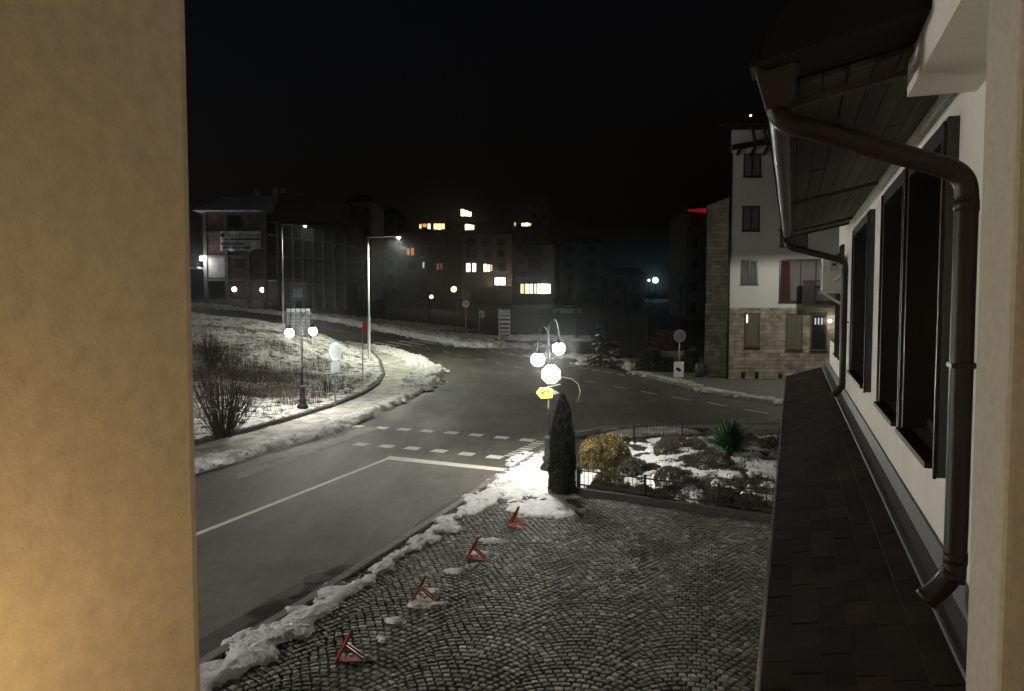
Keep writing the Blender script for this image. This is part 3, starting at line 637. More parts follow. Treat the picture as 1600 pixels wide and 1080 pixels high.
# =================================================================== LAMPS
def globe_lamp(name, label, base, rz, power=1.0, dz=(0, 0)):
    root = thing(name, label, "street lamp", base, rz, "double globe lamps")
    MB().lathe([(.23, 0), (.24, .10), (.20, .16), (.13, .24), (.17, .30), (.18, .38), (.12, .42), (.12, .85), (.15, .90), (.13, .95), (.07, 1.0)], n=20).build("base", M_iron, root, True)
    MB().lathe([(.055, .98), (.05, 1.7), (.07, 1.72), (.07, 1.78), (.048, 1.8), (.042, 2.9), (.06, 2.92), (.06, 2.98), (.03, 3.0), (.03, 4.02), (.045, 4.05), (.0, 4.16)], n=14).build("pole", M_steel if False else M_iron, root, True)
    for s in (-1, 1):
        dz_ = dz[0 if s < 0 else 1]; arm = MB(); pts = [(0, 0, 3.1)]
        for i in range(15):
            th = math.pi * (1 - i / 14) ; pts.append((s * (.52 + .52 * math.cos(th)), 0, 3.62 + .50 * math.sin(th) + dz_ * min(1, i / 5)))
        arm.tube(pts, .016, 8); arm.tube([(0, 0, 3.0), (s * .35, 0, 3.18), (s * .2, 0, 3.45), (0, 0, 3.6)], .010, 6)
        a = arm.build("arm", M_iron, root, True)
        MB().lathe([(.115, 3.41), (.09, 3.455), (.04, 3.48), (.03, 3.62)], (s * 1.04, 0, dz_), 14).build("cap", M_iron, a, True)
        g = MB().sphere((s * 1.04, 0, 3.26 + dz_), .18, 24, 14).build("globe", M_globe, root, True)
        lamp("globe_light", (s * 1.04, 0, 3.26 + dz_), GLOBE_W * power, .19, (1, .98, .90), root)
    return root
lb2 = G(857, 735, .1); lb2 = Vector((lb2.x, lb2.y, .1))
L2 = globe_lamp("street_lamp", "double globe lamp with the yellow signs, beside the tall conifer", lb2, R(71), 1.0, (-.06, .12))
lb1 = G(473, 632, .5); zb = float(verge_z(np.array([lb1.x]), np.array([lb1.y]))[0])
L1 = globe_lamp("street_lamp", "double globe lamp standing on the snowy verge across the road", (lb1.x, lb1.y, zb - .02), R(78))
L3 = globe_lamp("street_lamp", "unseen double globe lamp on the far pavement, added to light the near wall", (-14.5, 10.5, .12), R(60), 5.2)  # out of view, stronger than the others, added to brighten the near wall
def mast(name, label, base, hgt, armv, watts, col, rad=.11):
    root = thing(name, label, "street lamp", base, 0, "tall mast street lamps"); a = Vector(armv)
    MB().lathe([(.17, 0), (.17, .05), (rad, .07), (rad, hgt * .36), (rad * .72, hgt * .38), (rad * .55, hgt)], n=12).build("pole", M_steel, root, True)
    MB().tube([(0, 0, hgt - .05), tuple(Vector((0, 0, hgt)) + a * .1), tuple(Vector((0, 0, hgt + .02)) + a)], [.05, .045, .035], 8).build("arm", M_steel, root, True)
    e = Vector((0, 0, hgt + .02)) + a; u = a.normalized()
    hd = MB(); hd.bar(e, e + u * .6, .26, .10); h_ = hd.build("lamp_head", M_steel, root)
    MB().sphere(tuple(e + u * .34 + Vector((0, 0, -.06))), .12, 14, 8, .7).build("lens", M_bulb, h_, True)
    l = bpy.data.lights.new("mast_light", 'SPOT'); l.energy = watts; l.shadow_soft_size = .13; l.color = col; l.spot_size = R(172); l.spot_blend = .2
    lo = bpy.data.objects.new("mast_light", l); scene.collection.objects.link(lo); lo.location = e + u * .34 + Vector((0, 0, -.2)); lo.parent = root; return root
mb1 = G(577, 567); zt = AT(577, 371, mb1.y).z; c1 = AT(622, 371, mb1.y)
mast("street_lamp", "tall steel mast lamp at the bend of the snowy pavement", (mb1.x, mb1.y, mb1.z + .1), zt - mb1.z - .1, (c1.x - mb1.x - .25, -.3, 0), 2100, (.95, 1, .82))
mb2 = G(443, 519); zt = AT(443, 351, mb2.y).z; c2 = AT(470, 351, mb2.y)
mast("street_lamp", "far dim mast lamp beside the roadside billboard", (mb2.x, mb2.y, mb2.z + .0), zt - mb2.z, (c2.x - mb2.x - .2, .9, 0), 300, (1, .98, .85), .10)
mast("street_lamp", "unseen steel mast lamp added at the kerb to light the stone and white house", (19.5, 40.5, .12), 8.5, (-1.4, .5, 0), 420, (1, .97, .85))  # extra mast hidden behind our own wall, added to light the house facade
# =================================================================== SIGNS
def post_sign(name, label, base, h, r=.03, m=M_steel, cat="road sign", parent=None):
    root = thing(name, label, cat, base); MB().tube([(0, 0, -.1), (0, 0, h)], r, 8).build("post", m, root, True); return root
facec = Vector((0, -1, 0))
b = G(524, 632, .45); s = post_sign("road_sign", "round blue and white sign on a pole in the snow right of the verge lamp", b, AT(524, 531, b.y).z - b.z, .032)
k = b.y / 1200; zc = AT(526, 549, b.y).z - b.z; zc2 = AT(526, 574, b.y).z - b.z
nn = Vector((.25, -1, .05)); MB().disc((.04, -.05, zc), .40, nn, .02, 28, sx=.55 / .85).build("sign_face", M_white, s)
MB().disc((.04, -.065, zc), .30, nn, .02, 28, sx=.55 / .85).build("sign_symbol", M_blue, s)
MB().panel((.04, -.05, zc2), .20, .22, nn).build("sign_plate", M_blue, s)
b = G(567, 588, .4); s = post_sign("road_sign", "red oval sign turned away on a thin pole beside the tall mast", b, AT(567, 506, b.y).z - b.z, .03)
zc = AT(570, 512, b.y).z - b.z; MB().disc((.16, -.05, zc), .42, (1, -.14, 0), .02, 28).build("sign_face", M_redd, s)
MB().panel((-.05, -.05, zc + .1), .10, .04, (.2, -1, 0)).build("sign_clamp", M_white, s)
b = G(728, 522); s = post_sign("road_sign", "pole with two round signs, one above the other, beyond the junction", b, AT(730, 457, b.y).z - b.z, .05)
k = b.y / 1200; z1 = AT(730, 462, b.y).z - b.z; z2 = AT(730, 475, b.y).z - b.z; z3 = AT(730, 488, b.y).z - b.z
M_pink = mat("faded_sign", (.30, .22, .25), .6, .1, 5)
MB().disc((0, -.07, z1), 6.2 * k, facec, .02).build("sign_face", M_pink, s); MB().disc((0, -.085, z1), 4.4 * k, facec, .02).build("sign_symbol", mat("sign_dark", (.10, .09, .12), .6), s)
MB().disc((0, -.07, z2), 5.6 * k, facec, .02).build("sign_face", mat("pale_sign", (.62, .52, .52), .6, .05), s); MB().panel((0, -.09, z2), 3.3 * k, .9 * k, facec).build("sign_symbol", mat("sign_bar", (.14, .06, .06), .6), s)
MB().panel((0, -.07, z3), 2.2 * k, 3.2 * k, facec).build("sign_plate", mat("sign_maroon", (.16, .06, .06), .6), s)
b = G(749, 517); s = post_sign("road_sign", "dark round sign with a pale arrow ring on a thin pole beyond the junction", b, AT(749, 481, b.y).z - b.z, .035)
k = b.y / 1200; z1 = AT(754, 491.5, b.y).z - b.z
MB().disc((5 * k, -.06, z1), 5.6 * k, (.35, -1, 0), .02, sx=.75).build("sign_face", mat("sign_navy", (.05, .08, .10), .6), s)
ar = MB(); P = [Vector((5 * k + 3.2 * k * math.cos(t_) * .8, -.10, z1 + 4.4 * k * math.sin(t_))) for t_ in np.linspace(2.5, -2.6, 14)]
ar.tube(P, .85 * k, 6); e = P[0]; ar.add([e + Vector((-.3, 0, -.05)), e + Vector((.1, 0, .35)), e + Vector((.15, 0, -.3))], [(0, 1, 2)]); ar.build("sign_symbol", M_white, s)
# stacked information boards
b = G(788, 531); k = b.y / 1200; root = thing("information_board", "stack of seven narrow white name boards between two posts beyond the junction", "sign board", b)
for sx in (-8.4, 8.4): MB().box((sx * k - .04, -.03, -.05), (sx * k + .04, .03, AT(788, 483, b.y).z - b.z)).build("post", M_steel, root)
ys = [486, 491, 496.5, 503, 509.5, 516, 521.5]
for i, yy in enumerate(ys):
    z = AT(788, yy, b.y).z - b.z; p = MB().box((-8.6 * k, -.07, z - 1.9 * k), (8.6 * k, -.035, z + 1.9 * k)).build("name_board", mat("name_board", (.36, .35, .37), .6, .2, 3), root)
    tx = MB(); x = -7.6 * k; tx.box((-8 * k, -.085, z - .8 * k), (-7.7 * k, -.072, z + .8 * k))
    while x < 7.2 * k:
        ww = random.uniform(.3, .9) * k
        if random.random() > .18: tx.box((x, -.085, z - random.uniform(.5, .9) * k), (x + ww, -.072, z + random.uniform(.5, .9) * k))
        x += ww + .35 * k
    tx.build("lettering", M_black, p)
# billboard behind the verge lamp
b = G(448, 541, .5); k = b.y / 1200; zt = AT(448, 482, b.y).z - b.z; zb_ = AT(448, 530, b.y).z - b.z
root = thing("billboard", "weathered roadside billboard with a white header strip behind the verge lamp", "billboard", b)
for sx in (0, 38): MB().box((sx * k - .04, -.04, -.3), (sx * k + .04, .04, zt)).build("post", M_iron, root)
pn = MB().box((.04, -.03, zb_), (38 * k - .04, .03, zt)).build("panel", mat("billboard_face", (.13, .12, .11), .7, .3, 2, col2=(.26, .25, .24), c2=(.42, .6)), root)
MB().box((.06, -.055, zt - 6 * k), (38 * k - .06, -.032, zt - .5 * k)).build("header_strip", mat("header_white", (.5, .5, .5), .7, .2, 2), root)
gr = MB()
for i in range(1, 5): gr.box((i * 7.6 * k - .03, -.062, zb_), (i * 7.6 * k + .03, -.056, zt))
for i in range(1, 8): gr.box((.04, -.07, zb_ + i * 5.2 * k - .02), (38 * k - .04, -.063, zb_ + i * 5.2 * k + .02))
gr.build("grid_frame", M_iron, root)
# signs fixed to the near double globe lamp
ox = L2.location; fY = Vector((-.10, -1, .12))
c = AT(861, 585, ox.y - .12)
s = thing("octagonal_sign", "pale octagonal sign strapped to the lamp post just under the globes", "road sign", (ox.x, ox.y - .12, c.z))
MB().disc((c.x - ox.x, -.02, 0), .285, fY, .015, sides=8, rot=R(22.5)).build("sign_face", mat("sign_pale_yellow", (.70, .69, .28), .6, .04, 4), s)
MB().disc((c.x - ox.x, -.034, -.01), .235, fY, .015, sides=8, rot=R(22.5)).build("sign_centre", mat("sign_bright_white", (.88, .88, .84), .6, .02, 4), s)
MB().box((-.03, -.05, .16), (.03, .1, .25)).build("strap", M_steel, s)
c = AT(852, 614, ox.y - .1)
s = thing("arrow_sign", "yellow arrow shaped sign pointing to the road, fixed low on the lamp post", "road sign", (ox.x, ox.y, c.z))
dx = c.x - ox.x
P = [(-.28, 0), (-.16, .16), (.18, .12), (.18, -.14), (-.14, -.16)]
MB().prism(P, lambda u, v: Vector((dx + .02 + u, -.10, v)), lambda u, v: Vector((dx + .02 + u, -.085, v))).build("sign_face", M_yellow, s)
tm = MB(); tm.bar((dx - .12, -.108, .0), (dx + .02, -.108, .05), .03, .03, (0, 1, 0)); tm.bar((dx - .12, -.108, .0), (dx + .0, -.108, -.05), .025, .02, (0, 1, 0)); tm.bar((dx + .03, -.108, .03), (dx + .12, -.108, .05), .03, .02, (0, 1, 0)); tm.build("sign_symbol", M_black, s)
MB().bar((dx - .12, -.13, .12), (dx + .42, -.05, .24), .03, .03).build("bracket", M_steel, s)
s = thing("arrow_sign", "small grey sign seen edge on behind the lamp post, beside the yellow arrow", "road sign", (ox.x, ox.y, c.z))
MB().prism([(0, .08), (.12, .06), (.26, -.02), (.10, -.08), (0, -.08)], lambda u, v: Vector((.04 + u, .08, v)), lambda u, v: Vector((.04 + u, .10, v))).build("sign_face", M_steel, s)
b = lb2 + Vector((.55, -.5, 0)); 
wr = MB(); P = [AT(903, 628, 20.5), AT(907, 612, 20.6), AT(904, 600, 20.8), AT(893, 592, 21.0), AT(880, 589, 21.2), AT(866, 590, 21.4)]
o = wr.tube(P, [.022, .02, .014, .010, .008, .006], 6).build("bent_stalk", M_twig, None, True); tag(o, "thin bent dark stalk curving from the conifer top to the lamp post", "branch")
# =================================================================== PARKING BARRIERS
def barrier(label, loc, rz):
    root = thing("parking_barrier", label, "parking barrier", loc, rz, "red folding parking barriers along the cobbles")
    p = MB(); p.box((-.20, -.10, 0), (.20, .10, .012)); p.box((-.17, -.12, .012), (-.08, .12, .03)); p.build("base_plate", M_red, root)
    ap = Vector((.05, 0, .47))
    for sy in (-1, 1):
        MB().bar((-.19, sy * .105, .02), ap + Vector((0, sy * .03, 0)), .048, .032).build("hoop_bar", M_red, root)
    MB().bar(ap + Vector((0, -.045, 0)), ap + Vector((0, .045, 0)), .04, .05).build("hoop_top", M_steel, root)
    pl = MB(); pl.hexa([(-.045, -.055, .20), (-.045, .055, .20), (-.055, .055, .21), (-.055, -.055, .21)], [(.035, -.035, .42), (.035, .035, .42), (.025, .035, .43), (.025, -.035, .43)]); pl.build("hoop_panel", mat("dark_red_plate", (.16, .03, .025), .5, .2), root)
    for sy in (-1, 1):
        MB().bar((-.045, sy * .05, .235), (.21, sy * .06, .025), .042, .026).build("prop", M_red, root)
    MB().tube([(.02, 0, .03), (.02, 0, .08)], .03, 8).build("lock", M_steel, root)
    return root
bp = [G(546, 1031, .1), G(662, 938, .1), G(744, 873, .1), G(807, 823, .1)]
labs = ["red barrier on the bare cobbles, closest of the four to the camera", "red barrier with a snow lump and a long snow patch at its foot", "darker red barrier third along the row, beside melting snow", "red barrier at the edge of the snow next to the conifer, last of its row"]
b0 = barrier(labs[0], (bp[0].x, bp[0].y, .105), R(6))
b0.scale = (.87, .87, .87)
for i in (1, 2, 3): dup(b0, (bp[i].x, bp[i].y, .105), R(6 - 10 * i), labs[i])
# =================================================================== OUR OWN BUILDING
OB = WP(8, 1, 0)
hotel = thing("white_building", "white plastered house wall running away beside the balcony, with dark windows and brown downpipes", "house", OB, -R(20))
def L(t, a, h): return Vector((a - 1, t - 8, H + h))        # local coordinates in the wall's frame, h relative to the eye
def lbox(mb, t0, t1, a0, a1, h0, h1): return mb.box(tuple(L(t0, a0, h0)), tuple(L(t1, a1, h1)))
wins = [(4.65, 6.02, -.87, .90), (6.18, 7.55, -.87, .90), (8.93, 11.05, -.88, .91), (13.9, 14.9, -.88, .9)]
wall = MB(); edges = sorted([(w0, w1) for w0, w1, _, _ in wins]); cur = -2.2; A0, A1 = .8, 1.1
for w0, w1, lo, hi in wins:
    lbox(wall, cur, w0, A0, A1, -H, 2.4); lbox(wall, w0, w1, A0, A1, -H, lo); lbox(wall, w0, w1, A0, A1, hi, 2.4); cur = w1
lbox(wall, cur, 15.5, A0, A1, -H, 2.4); lbox(wall, 15.5, 18.2, A0, A1, -H, -.80); lbox(wall, -2.2, 18.2, .12, .78, -H, -1.86)
lbox(wall, 15.2, 15.5, 1.1, 7, -H, 2.4); lbox(wall, 17.9, 18.2, 1.1, 7, -H, -.8)
wall.build("wall", M_plaster, hotel)
for i, (w0, w1, lo, hi) in enumerate(wins):
    fr = MB(); pr = .745
    lbox(fr, w0 - .07, w0 + .05, pr, .97, lo - .06, hi + .07); lbox(fr, w1 - .05, w1 + .07, pr, .97, lo - .06, hi + .07)
    lbox(fr, w0 + .05, w1 - .05, pr, .97, hi - .03, hi + .07)
    lbox(fr, w0 + .05, w1 - .05, .90, .97, lo + .0, lo + .07); lbox(fr, (w0 + w1) / 2 - .03, (w0 + w1) / 2 + .03, .925, .965, lo + .07, hi - .03)
    f = fr.build("window", M_frame, hotel); g = MB(); lbox(g, w0 + .05, w1 - .05, .94, .95, lo + .07, hi - .03); g.build("pane", M_glass, f)
    s = MB(); lbox(s, w0 + .05, w1 - .05, .70, .899, lo - .035, lo - .002); s.build("sill", M_sill, f)
    for q0_, q1_ in ((w0 - .055, w0 - .02), (w1 + .02, w1 + .055)): g2 = MB(); lbox(g2, q0_, q1_, .728, .744, lo - .07, hi + .05); g2.build("shutter_guide", M_brown, f)
# eaves
sof = MB(); nb = 8
for i in range(nb):
    a0 = -.10 + i * .1125; a1 = a0 + .106; h0 = 1.03 + (a0 + .12) / .92 * .20; h1 = 1.03 + (a1 + .12) / .92 * .20; t = 4.02
    while t < 12.9:
        Lb = random.uniform(1.6, 3.0); e = min(t + Lb, 12.9); j = random.uniform(0, .006)
        sof.hexa([L(t, a0, h0 - j), L(t, a1, h1 - j), L(e - .006, a1, h1 - j), L(e - .006, a0, h0 - j)], [L(t, a0, h0 + .02), L(t, a1, h1 + .02), L(e - .006, a1, h1 + .02), L(e - .006, a0, h0 + .02)]); t = e
sof.build("soffit_boards", M_wood, hotel)
for t in (4.35, 8.6, 12.0, 12.8):
    MB().bar(L(t, -.06, 1.03), L(t, .79, 1.215), .05, .035).build("eave_beam", M_wood, hotel)
rf = MB(); rf.hexa([L(3.6, -.16, 1.06), L(3.6, 1.1, 1.33), L(13.0, 1.1, 1.33), L(13.0, -.16, 1.06)], [L(3.6, -.16, 1.12), L(3.6, 1.1, 1.62), L(13.0, 1.1, 1.62), L(13.0, -.16, 1.12)])
rf.prism([(-.14, 1.05), (.80, 1.25), (.80, 2.3), (.62, 2.1), (-.14, 1.14)], lambda u, v: L(3.55, u, v), lambda u, v: L(4.0, u, v))
rf.build("roof", mat("roof_nearly_black", (.010, .008, .007), .9, .3, 3), hotel)
# box gutter, hopper and downpipes
gt = MB(); n_ = 10
prof = [(-.055 * math.cos(math.pi * i / n_), -.055 * math.sin(math.pi * i / n_)) for i in range(n_ + 1)]
prof2 = prof + [(u * .93, v * .93 + .002) for u, v in prof[::-1]]
gt.prism(prof2, lambda u, v: L(3.75, -.085 + u, 1.02 + v), lambda u, v: L(12.95, -.085 + u, 1.02 + v)); gt.build("gutter", M_brown, hotel, False)
def smooth_path(P, sub=5):
    P = [Vector(p) for p in P]; out = []
    for i in range(len(P) - 1):
        a, b, c, d = P[max(i - 1, 0)], P[i], P[i + 1], P[min(i + 2, len(P) - 1)]
        for k in range(sub):
            t = k / sub; out.append(.5 * ((2 * b) + (c - a) * t + (2 * a - 5 * b + 4 * c - d) * t * t + (3 * b - a - 3 * c + d) * t ** 3))
    return out + [P[-1]]
def hopper(t):
    hp = MB(); hp.hexa([L(t - .09, -.13, .90), L(t - .09, -.03, .90), L(t + .05, -.03, .90), L(t + .05, -.13, .90)], [L(t - .13, -.18, 1.07), L(t - .13, -.0, 1.07), L(t + .07, -.0, 1.07), L(t + .07, -.18, 1.07)])
    lbox(hp, t - .14, t + .08, -.20, .01, 1.07, 1.10); hp.build("hopper", M_brown, hotel)
def downpipe(t, hh, tb=0.0):
    pts = [L(t, -.08, .93), L(t, -.08, .90), L(t, -.055, .855), L(t, 0, .825), L(t, .05, .81)]
    pts += [L(t + tb * k_, .05 + .56 * k_, .81 + (hh - .81) * k_) for k_ in (.12, .5, .88, 1)]
    pts += [L(t + tb, .675, hh - .03), L(t + tb, .713, hh - .075), L(t + tb, .725, hh - .14), L(t + tb, .725, hh - .2), L(t + tb, .725, 0), L(t + tb, .725, -1.16), L(t + tb, .712, -1.24), L(t + tb, .675, -1.305), L(t + tb, .635, -1.35), L(t + tb, .615, -1.37)]
    MB().tube(smooth_path(pts), .049, 20).build("downpipe", M_brown, hotel, True)
    for z in (hh - .16, -1.14): MB().tube([L(t + tb, .725, z), L(t + tb, .725, z - .05)], .0525, 20).build("pipe_collar", M_brown, hotel, True)
    MB().tube([L(t + tb, .625, -1.36), L(t + tb, .61, -1.378)], .0535, 18).build("pipe_foot", M_brown, hotel, True)
    c_ = MB(); lbox(c_, t + tb - .06, t + tb + .06, .675, .795, -.29, -.27); c_.build("pipe_clamp", M_brown, hotel)
hopper(3.85); downpipe(3.85, .62, .10); hopper(12.3); downpipe(12.3, .66, .1)
# lean-to roof below
pr_ = MB(); a_out, h_out, a_in, h_in = -.10, -1.75, .69, -1.50
sl = Vector((a_in - a_out, 0, h_in - h_out)); rows = 6
MB()
base = MB(); base.hexa([L(.2, a_out, h_out - .10), L(.2, .79, -1.6), L(19.5, .79, -1.6), L(19.5, a_out, h_out - .10)], [L(.2, a_out, h_out - .012), L(.2, .79, -1.475), L(19.5, .79, -1.475), L(19.5, a_out, h_out - .012)]); base.build("lean_to_deck", mat("deck_dark", (.01, .008, .007), .85), hotel)
for r_ in range(rows):
    u0 = r_ / rows; u1 = (r_ + 1.12) / rows; t = .2 + (r_ % 2) * .15
    while t < 19.4:
        w_ = random.uniform(.27, .33); e = min(t + w_, 19.48); lift = random.uniform(.009, .018)
        A_ = [a_out + (a_in - a_out) * u0, a_out + (a_in - a_out) * u1]; Hh = [h_out + (h_in - h_out) * u0, h_out + (h_in - h_out) * u1]
        pr_.hexa([L(t, A_[0], Hh[0] - .008), L(t, A_[1], Hh[1] - .008), L(e - .008, A_[1], Hh[1] - .008), L(e - .008, A_[0], Hh[0] - .008)],
                 [L(t, A_[0], Hh[0] + lift), L(t, A_[1], Hh[1] - .002), L(e - .008, A_[1], Hh[1] - .002), L(e - .008, A_[0], Hh[0] + lift)]); t = e
pr_.build("lean_to_shingles", M_shingle, hotel)
fl = MB()
t = .2
while t < 19.4:
    e = min(t + 2.0, 19.5); j = .004 * (int(t) % 2)
    fl.hexa([L(t, .685, -1.50 + j), L(t, .795, -1.47 + j), L(e - .004, .795, -1.47 + j), L(e - .004, .685, -1.50 + j)], [L(t, .685, -1.485 + j), L(t, .795, -1.455 + j), L(e - .004, .795, -1.455 + j), L(e - .004, .685, -1.485 + j)])
    lbox(fl, t, e - .004, .780, .797, -1.456 + j, -1.315 + j); t = e
lbox(fl, .2, 19.5, .676, .690, -1.502, -1.475)
fl.build("flashing", M_flash, hotel)
de = MB(); lbox(de, .2, 6.0, -.125, -.102, h_out - .07, h_out + .004); lbox(de, 6.01, 19.5, -.120, -.102, h_out - .065, h_out + .002); lbox(de, 3.4, 19.5, -.098, -.02, h_out - .12, h_out - .105); de.build("drip_edge", M_drip, hotel)
# beam over the balcony and the pillars
bm_ = MB(); lbox(bm_, -1.5, 4.22, .507, .799, 1.0, 2.4); bm_.build("balcony_beam", M_plaster, hotel)
def bev(o, wd):
    m = o.modifiers.new("edge", 'BEVEL'); m.width = wd; m.segments = 3; return o
pl_ = MB(); lbox(pl_, 2.11, 2.46, .485, .799, -1.86, .999); bev(pl_.build("balcony_pillar", M_rough, hotel), .02)
pl_ = MB(); lbox(pl_, .58, 1.002, -1.9, -.905, -H, 3.0); bev(pl_.build("balcony_pillar", M_rough, hotel), .03)
pl_ = MB(); lbox(pl_, -.80, -.60, -1.9, 1.1, -1.55, 2.4); pl_.build("balcony_back_wall", M_plaster, hotel)
sb = MB(); lbox(sb, -1.5, .5, -1.9, .79, -1.75, -1.55); sb.build("balcony_floor", M_conc, hotel)
# air conditioner
ac = thing("air_conditioner", "boxy off white air conditioner on brackets on the white wall beyond the second downpipe", "air conditioner", WP(13.4, .8, H + .15), -R(20))
def LA(t, a, h): return Vector((a - .8, t - 13.4, h - .15))
m_ = MB(); m_.box(tuple(LA(13.0, .44, .20)), tuple(LA(13.75, .72, .72))); cs = bev(m_.build("casing", M_acwhite, ac), .015)
m_ = MB(); m_.box(tuple(LA(12.985, .55, .50)), tuple(LA(12.999, .66, .66))); m_.build("valve_cover", mat("ac_grey", (.3, .29, .26), .5), cs)
m_ = MB(); m_.box(tuple(LA(12.975, .58, .58)), tuple(LA(12.984, .63, .62))); m_.build("handle", M_black, cs)
m_ = MB(); m_.disc(tuple(LA(13.4, .435, .46)), .19, (-1, 0, 0), .01).build("fan_grille", mat("ac_grey", (.3, .29, .26), .5), cs)
for t in (13.08, 13.68):
    m_ = MB(); m_.bar(LA(t, .42, .18), LA(t, .8, .18), .03, .03); m_.bar(LA(t, .46, .17), LA(t, .79, -.05), .02, .02); m_.build("bracket", M_acwhite, ac)
MB().tube([LA(12.99, .62, .36), LA(12.93, .68, .40), LA(12.95, .76, .50), LA(13.0, .8, .60)], .02, 8).build("pipe", M_acwhite, ac, True)
# balcony lantern that warms the pillar
bl = thing("balcony_lantern", "warm lantern on a thin stand on the balcony beside the tan pillar", "lantern", WP(.28, -.58, H - 1.55), -R(20))
MB().lathe([(.10, 0), (.10, .015), (.012, .03), (.012, 1.0), (.03, 1.02)], n=14).build("stand", M_iron, bl, True)
MB().sphere((0, 0, 1.08), .05, 14, 10).build("bulb", glow("warm_bulb", (1, .62, .25), 6), bl, True)
MB().lathe([(.06, 1.14), (.03, 1.17), (.0, 1.19)], n=14).build("cap", M_iron, bl, True)
lamp("warm_light", (0, 0, 1.08), 16.0, .06, (1, .66, .30), bl)
# =================================================================== STONE AND WHITE BUILDING ACROSS THE STREET
YB = 47.5
def bz(y): return H + AT(1200, y, YB).z - H
bo = AT(1137, 597, YB); bldg = thing("apartment_house", "white and stone clad apartment house with small dark windows across the street", "apartment house", (bo.x, bo.y, -.2))
def bx(px, y=540): return AT(px, y, YB).x - bo.x
def zz(y): return AT(1200, y, YB).z + .2
W_ = 15.0
openw = []
ww = [(1162, 1189, 240, 277), (1160, 1187, 322, 361), (1158, 1184, 406, 444)]
m_ = MB(); SK = 3.6
def sbox(mb, x0, x1, y0, y1, z0, z1, k=.30): return mb.hexa([(x0 + y0 * k, y0, z0), (x1 + y0 * k, y0, z0), (x1 + y1 * k, y1, z0), (x0 + y1 * k, y1, z0)], [(x0 + y0 * k, y0, z1), (x1 + y0 * k, y0, z1), (x1 + y1 * k, y1, z1), (x0 + y1 * k, y1, z1)])
sbox(m_, 0, W_, 0, 12, zz(481), zz(203)); m_.build("upper_wall", M_plaster2, bldg)
m_ = MB(); sbox(m_, 0, W_, -.06, 12.01, 0, zz(481) - .004); m_.build("stone_wall", M_stone, bldg)
m_ = MB(); xa = bx(1111); k3 = .30; m_.hexa([(xa, 1.6, 0), (.9, 1.6, 0), (.9 + 9.4 * k3, 11, 0), (xa + 9.4 * k3, 11, 0)], [(xa + .05, 1.6, zz(316)), (.9, 1.6, zz(298)), (.9 + 9.4 * k3, 11, zz(298)), (xa + .05 + 9.4 * k3, 11, zz(316))]); m_.build("stone_wing", M_stone, bldg)
MB().tube([(-.06, -.10, 0), (-.04, -.10, zz(240))], .07, 8).build("downpipe", M_iron, bldg, True)
M_curt = mat("curtain", (.10, .11, .10), .9, .4, 1, stretch=(10, 1, .3)); M_curtw = mat("curtain_pale", (.13, .12, .11), .9, .3, 1, stretch=(10, 1, .3)); M_curtr = mat("curtain_red", (.045, .012, .012), .9, .3, 1, stretch=(10, 1, .3)); M_curto = mat("curtain_olive", (.12, .11, .07), .9, .3, 1, stretch=(8, 1, .3))
def window(x0, x1, y0, y1, curtain, yo=0.0, mull=None, frame=M_frame):
    xa, xb = bx(x0, y0), bx(x1, y0); z0, z1 = zz(y1), zz(y0); f = MB(); t = .09; d0, d1 = yo - .05, yo - .002
    f.box((xa, d0, z0), (xa + t, d1, z1)); f.box((xb - t, d0, z0), (xb, d1, z1)); f.box((xa + t, d0, z0), (xb - t, d1, z0 + t)); f.box((xa + t, d0, z1 - t), (xb - t, d1, z1))
    if mull:
        for mv in mull: f.box((xa + (xb - xa) * mv - .04, d0, z0 + t), (xa + (xb - xa) * mv + .04, d1, z1 - t))
    w_ = f.build("window", frame, bldg); MB().box((xa + t, d0 + .02, z0 + t), (xb - t, d1, z1 - t)).build("pane", curtain, w_)
    MB().box((xa - .05, yo - .12, z0 - .06), (xb + .05, d0 - .001, z0)).build("sill", M_frame, w_); return w_
for q in ww: window(*q, M_curt, mull=(.5,))
window(1219, 1262, 352, 386, M_curt, mull=(.5,))
wl = window(1218, 1310, 405, 472, M_curtw, mull=(.18, .36, .62)); xa = bx(1218, 405)
MB().box((xa + .1, -.062, zz(470)), (xa + .62, -.052, zz(408))).build("curtain", M_curtr, wl)
bl_ = MB(); x0, x1 = bx(1244), bx(1318); bl_.box((x0, -.9, zz(478)), (x1, -.003, zz(475)))
for i in range(26): x = x0 + (x1 - x0) * i / 25; bl_.box((x - .012, -.90, zz(475)), (x + .012, -.87, zz(440)))
bl_.box((x0, -.92, zz(441)), (x1, -.86, zz(438.5))); bl_.box((x0, -.88, zz(475)), (x0 + .7, -.865, zz(441)))
bl_.build("balcony", M_frame, bldg)
for q, c in (((1163, 1187, 489, 543), M_curto), ((1228, 1254, 490, 547), M_curto), ((1266, 1292, 490, 548), mat("shop_dark", (.012, .013, .017), .4))): window(*q, c, -.06, None, mat("wood_frame", (.09, .065, .035), .6))
MB().box((bx(1165), -.135, zz(504)), (bx(1166.6), -.115, zz(492))).build("lit_strip", glow("strip_glow", (1, .93, .75), 1.6), bldg)
MB().sphere((bx(1293.5), -.22, zz(501.5)), .11, 10, 8).build("lit_lamp", glow("shop_glow", (1, .92, .75), 3), bldg)
lamp("shop_light", (bx(1293.5), -.45, zz(501.5)), 5, .1, (1, .9, .7), bldg)
for x in (1271, 1276, 1281): MB().box((bx(x), -.135, zz(507)), (bx(x + 2), -.115, zz(497))).build("lit_strip", glow("strip_dim", (.8, .85, .9), .25), bldg)
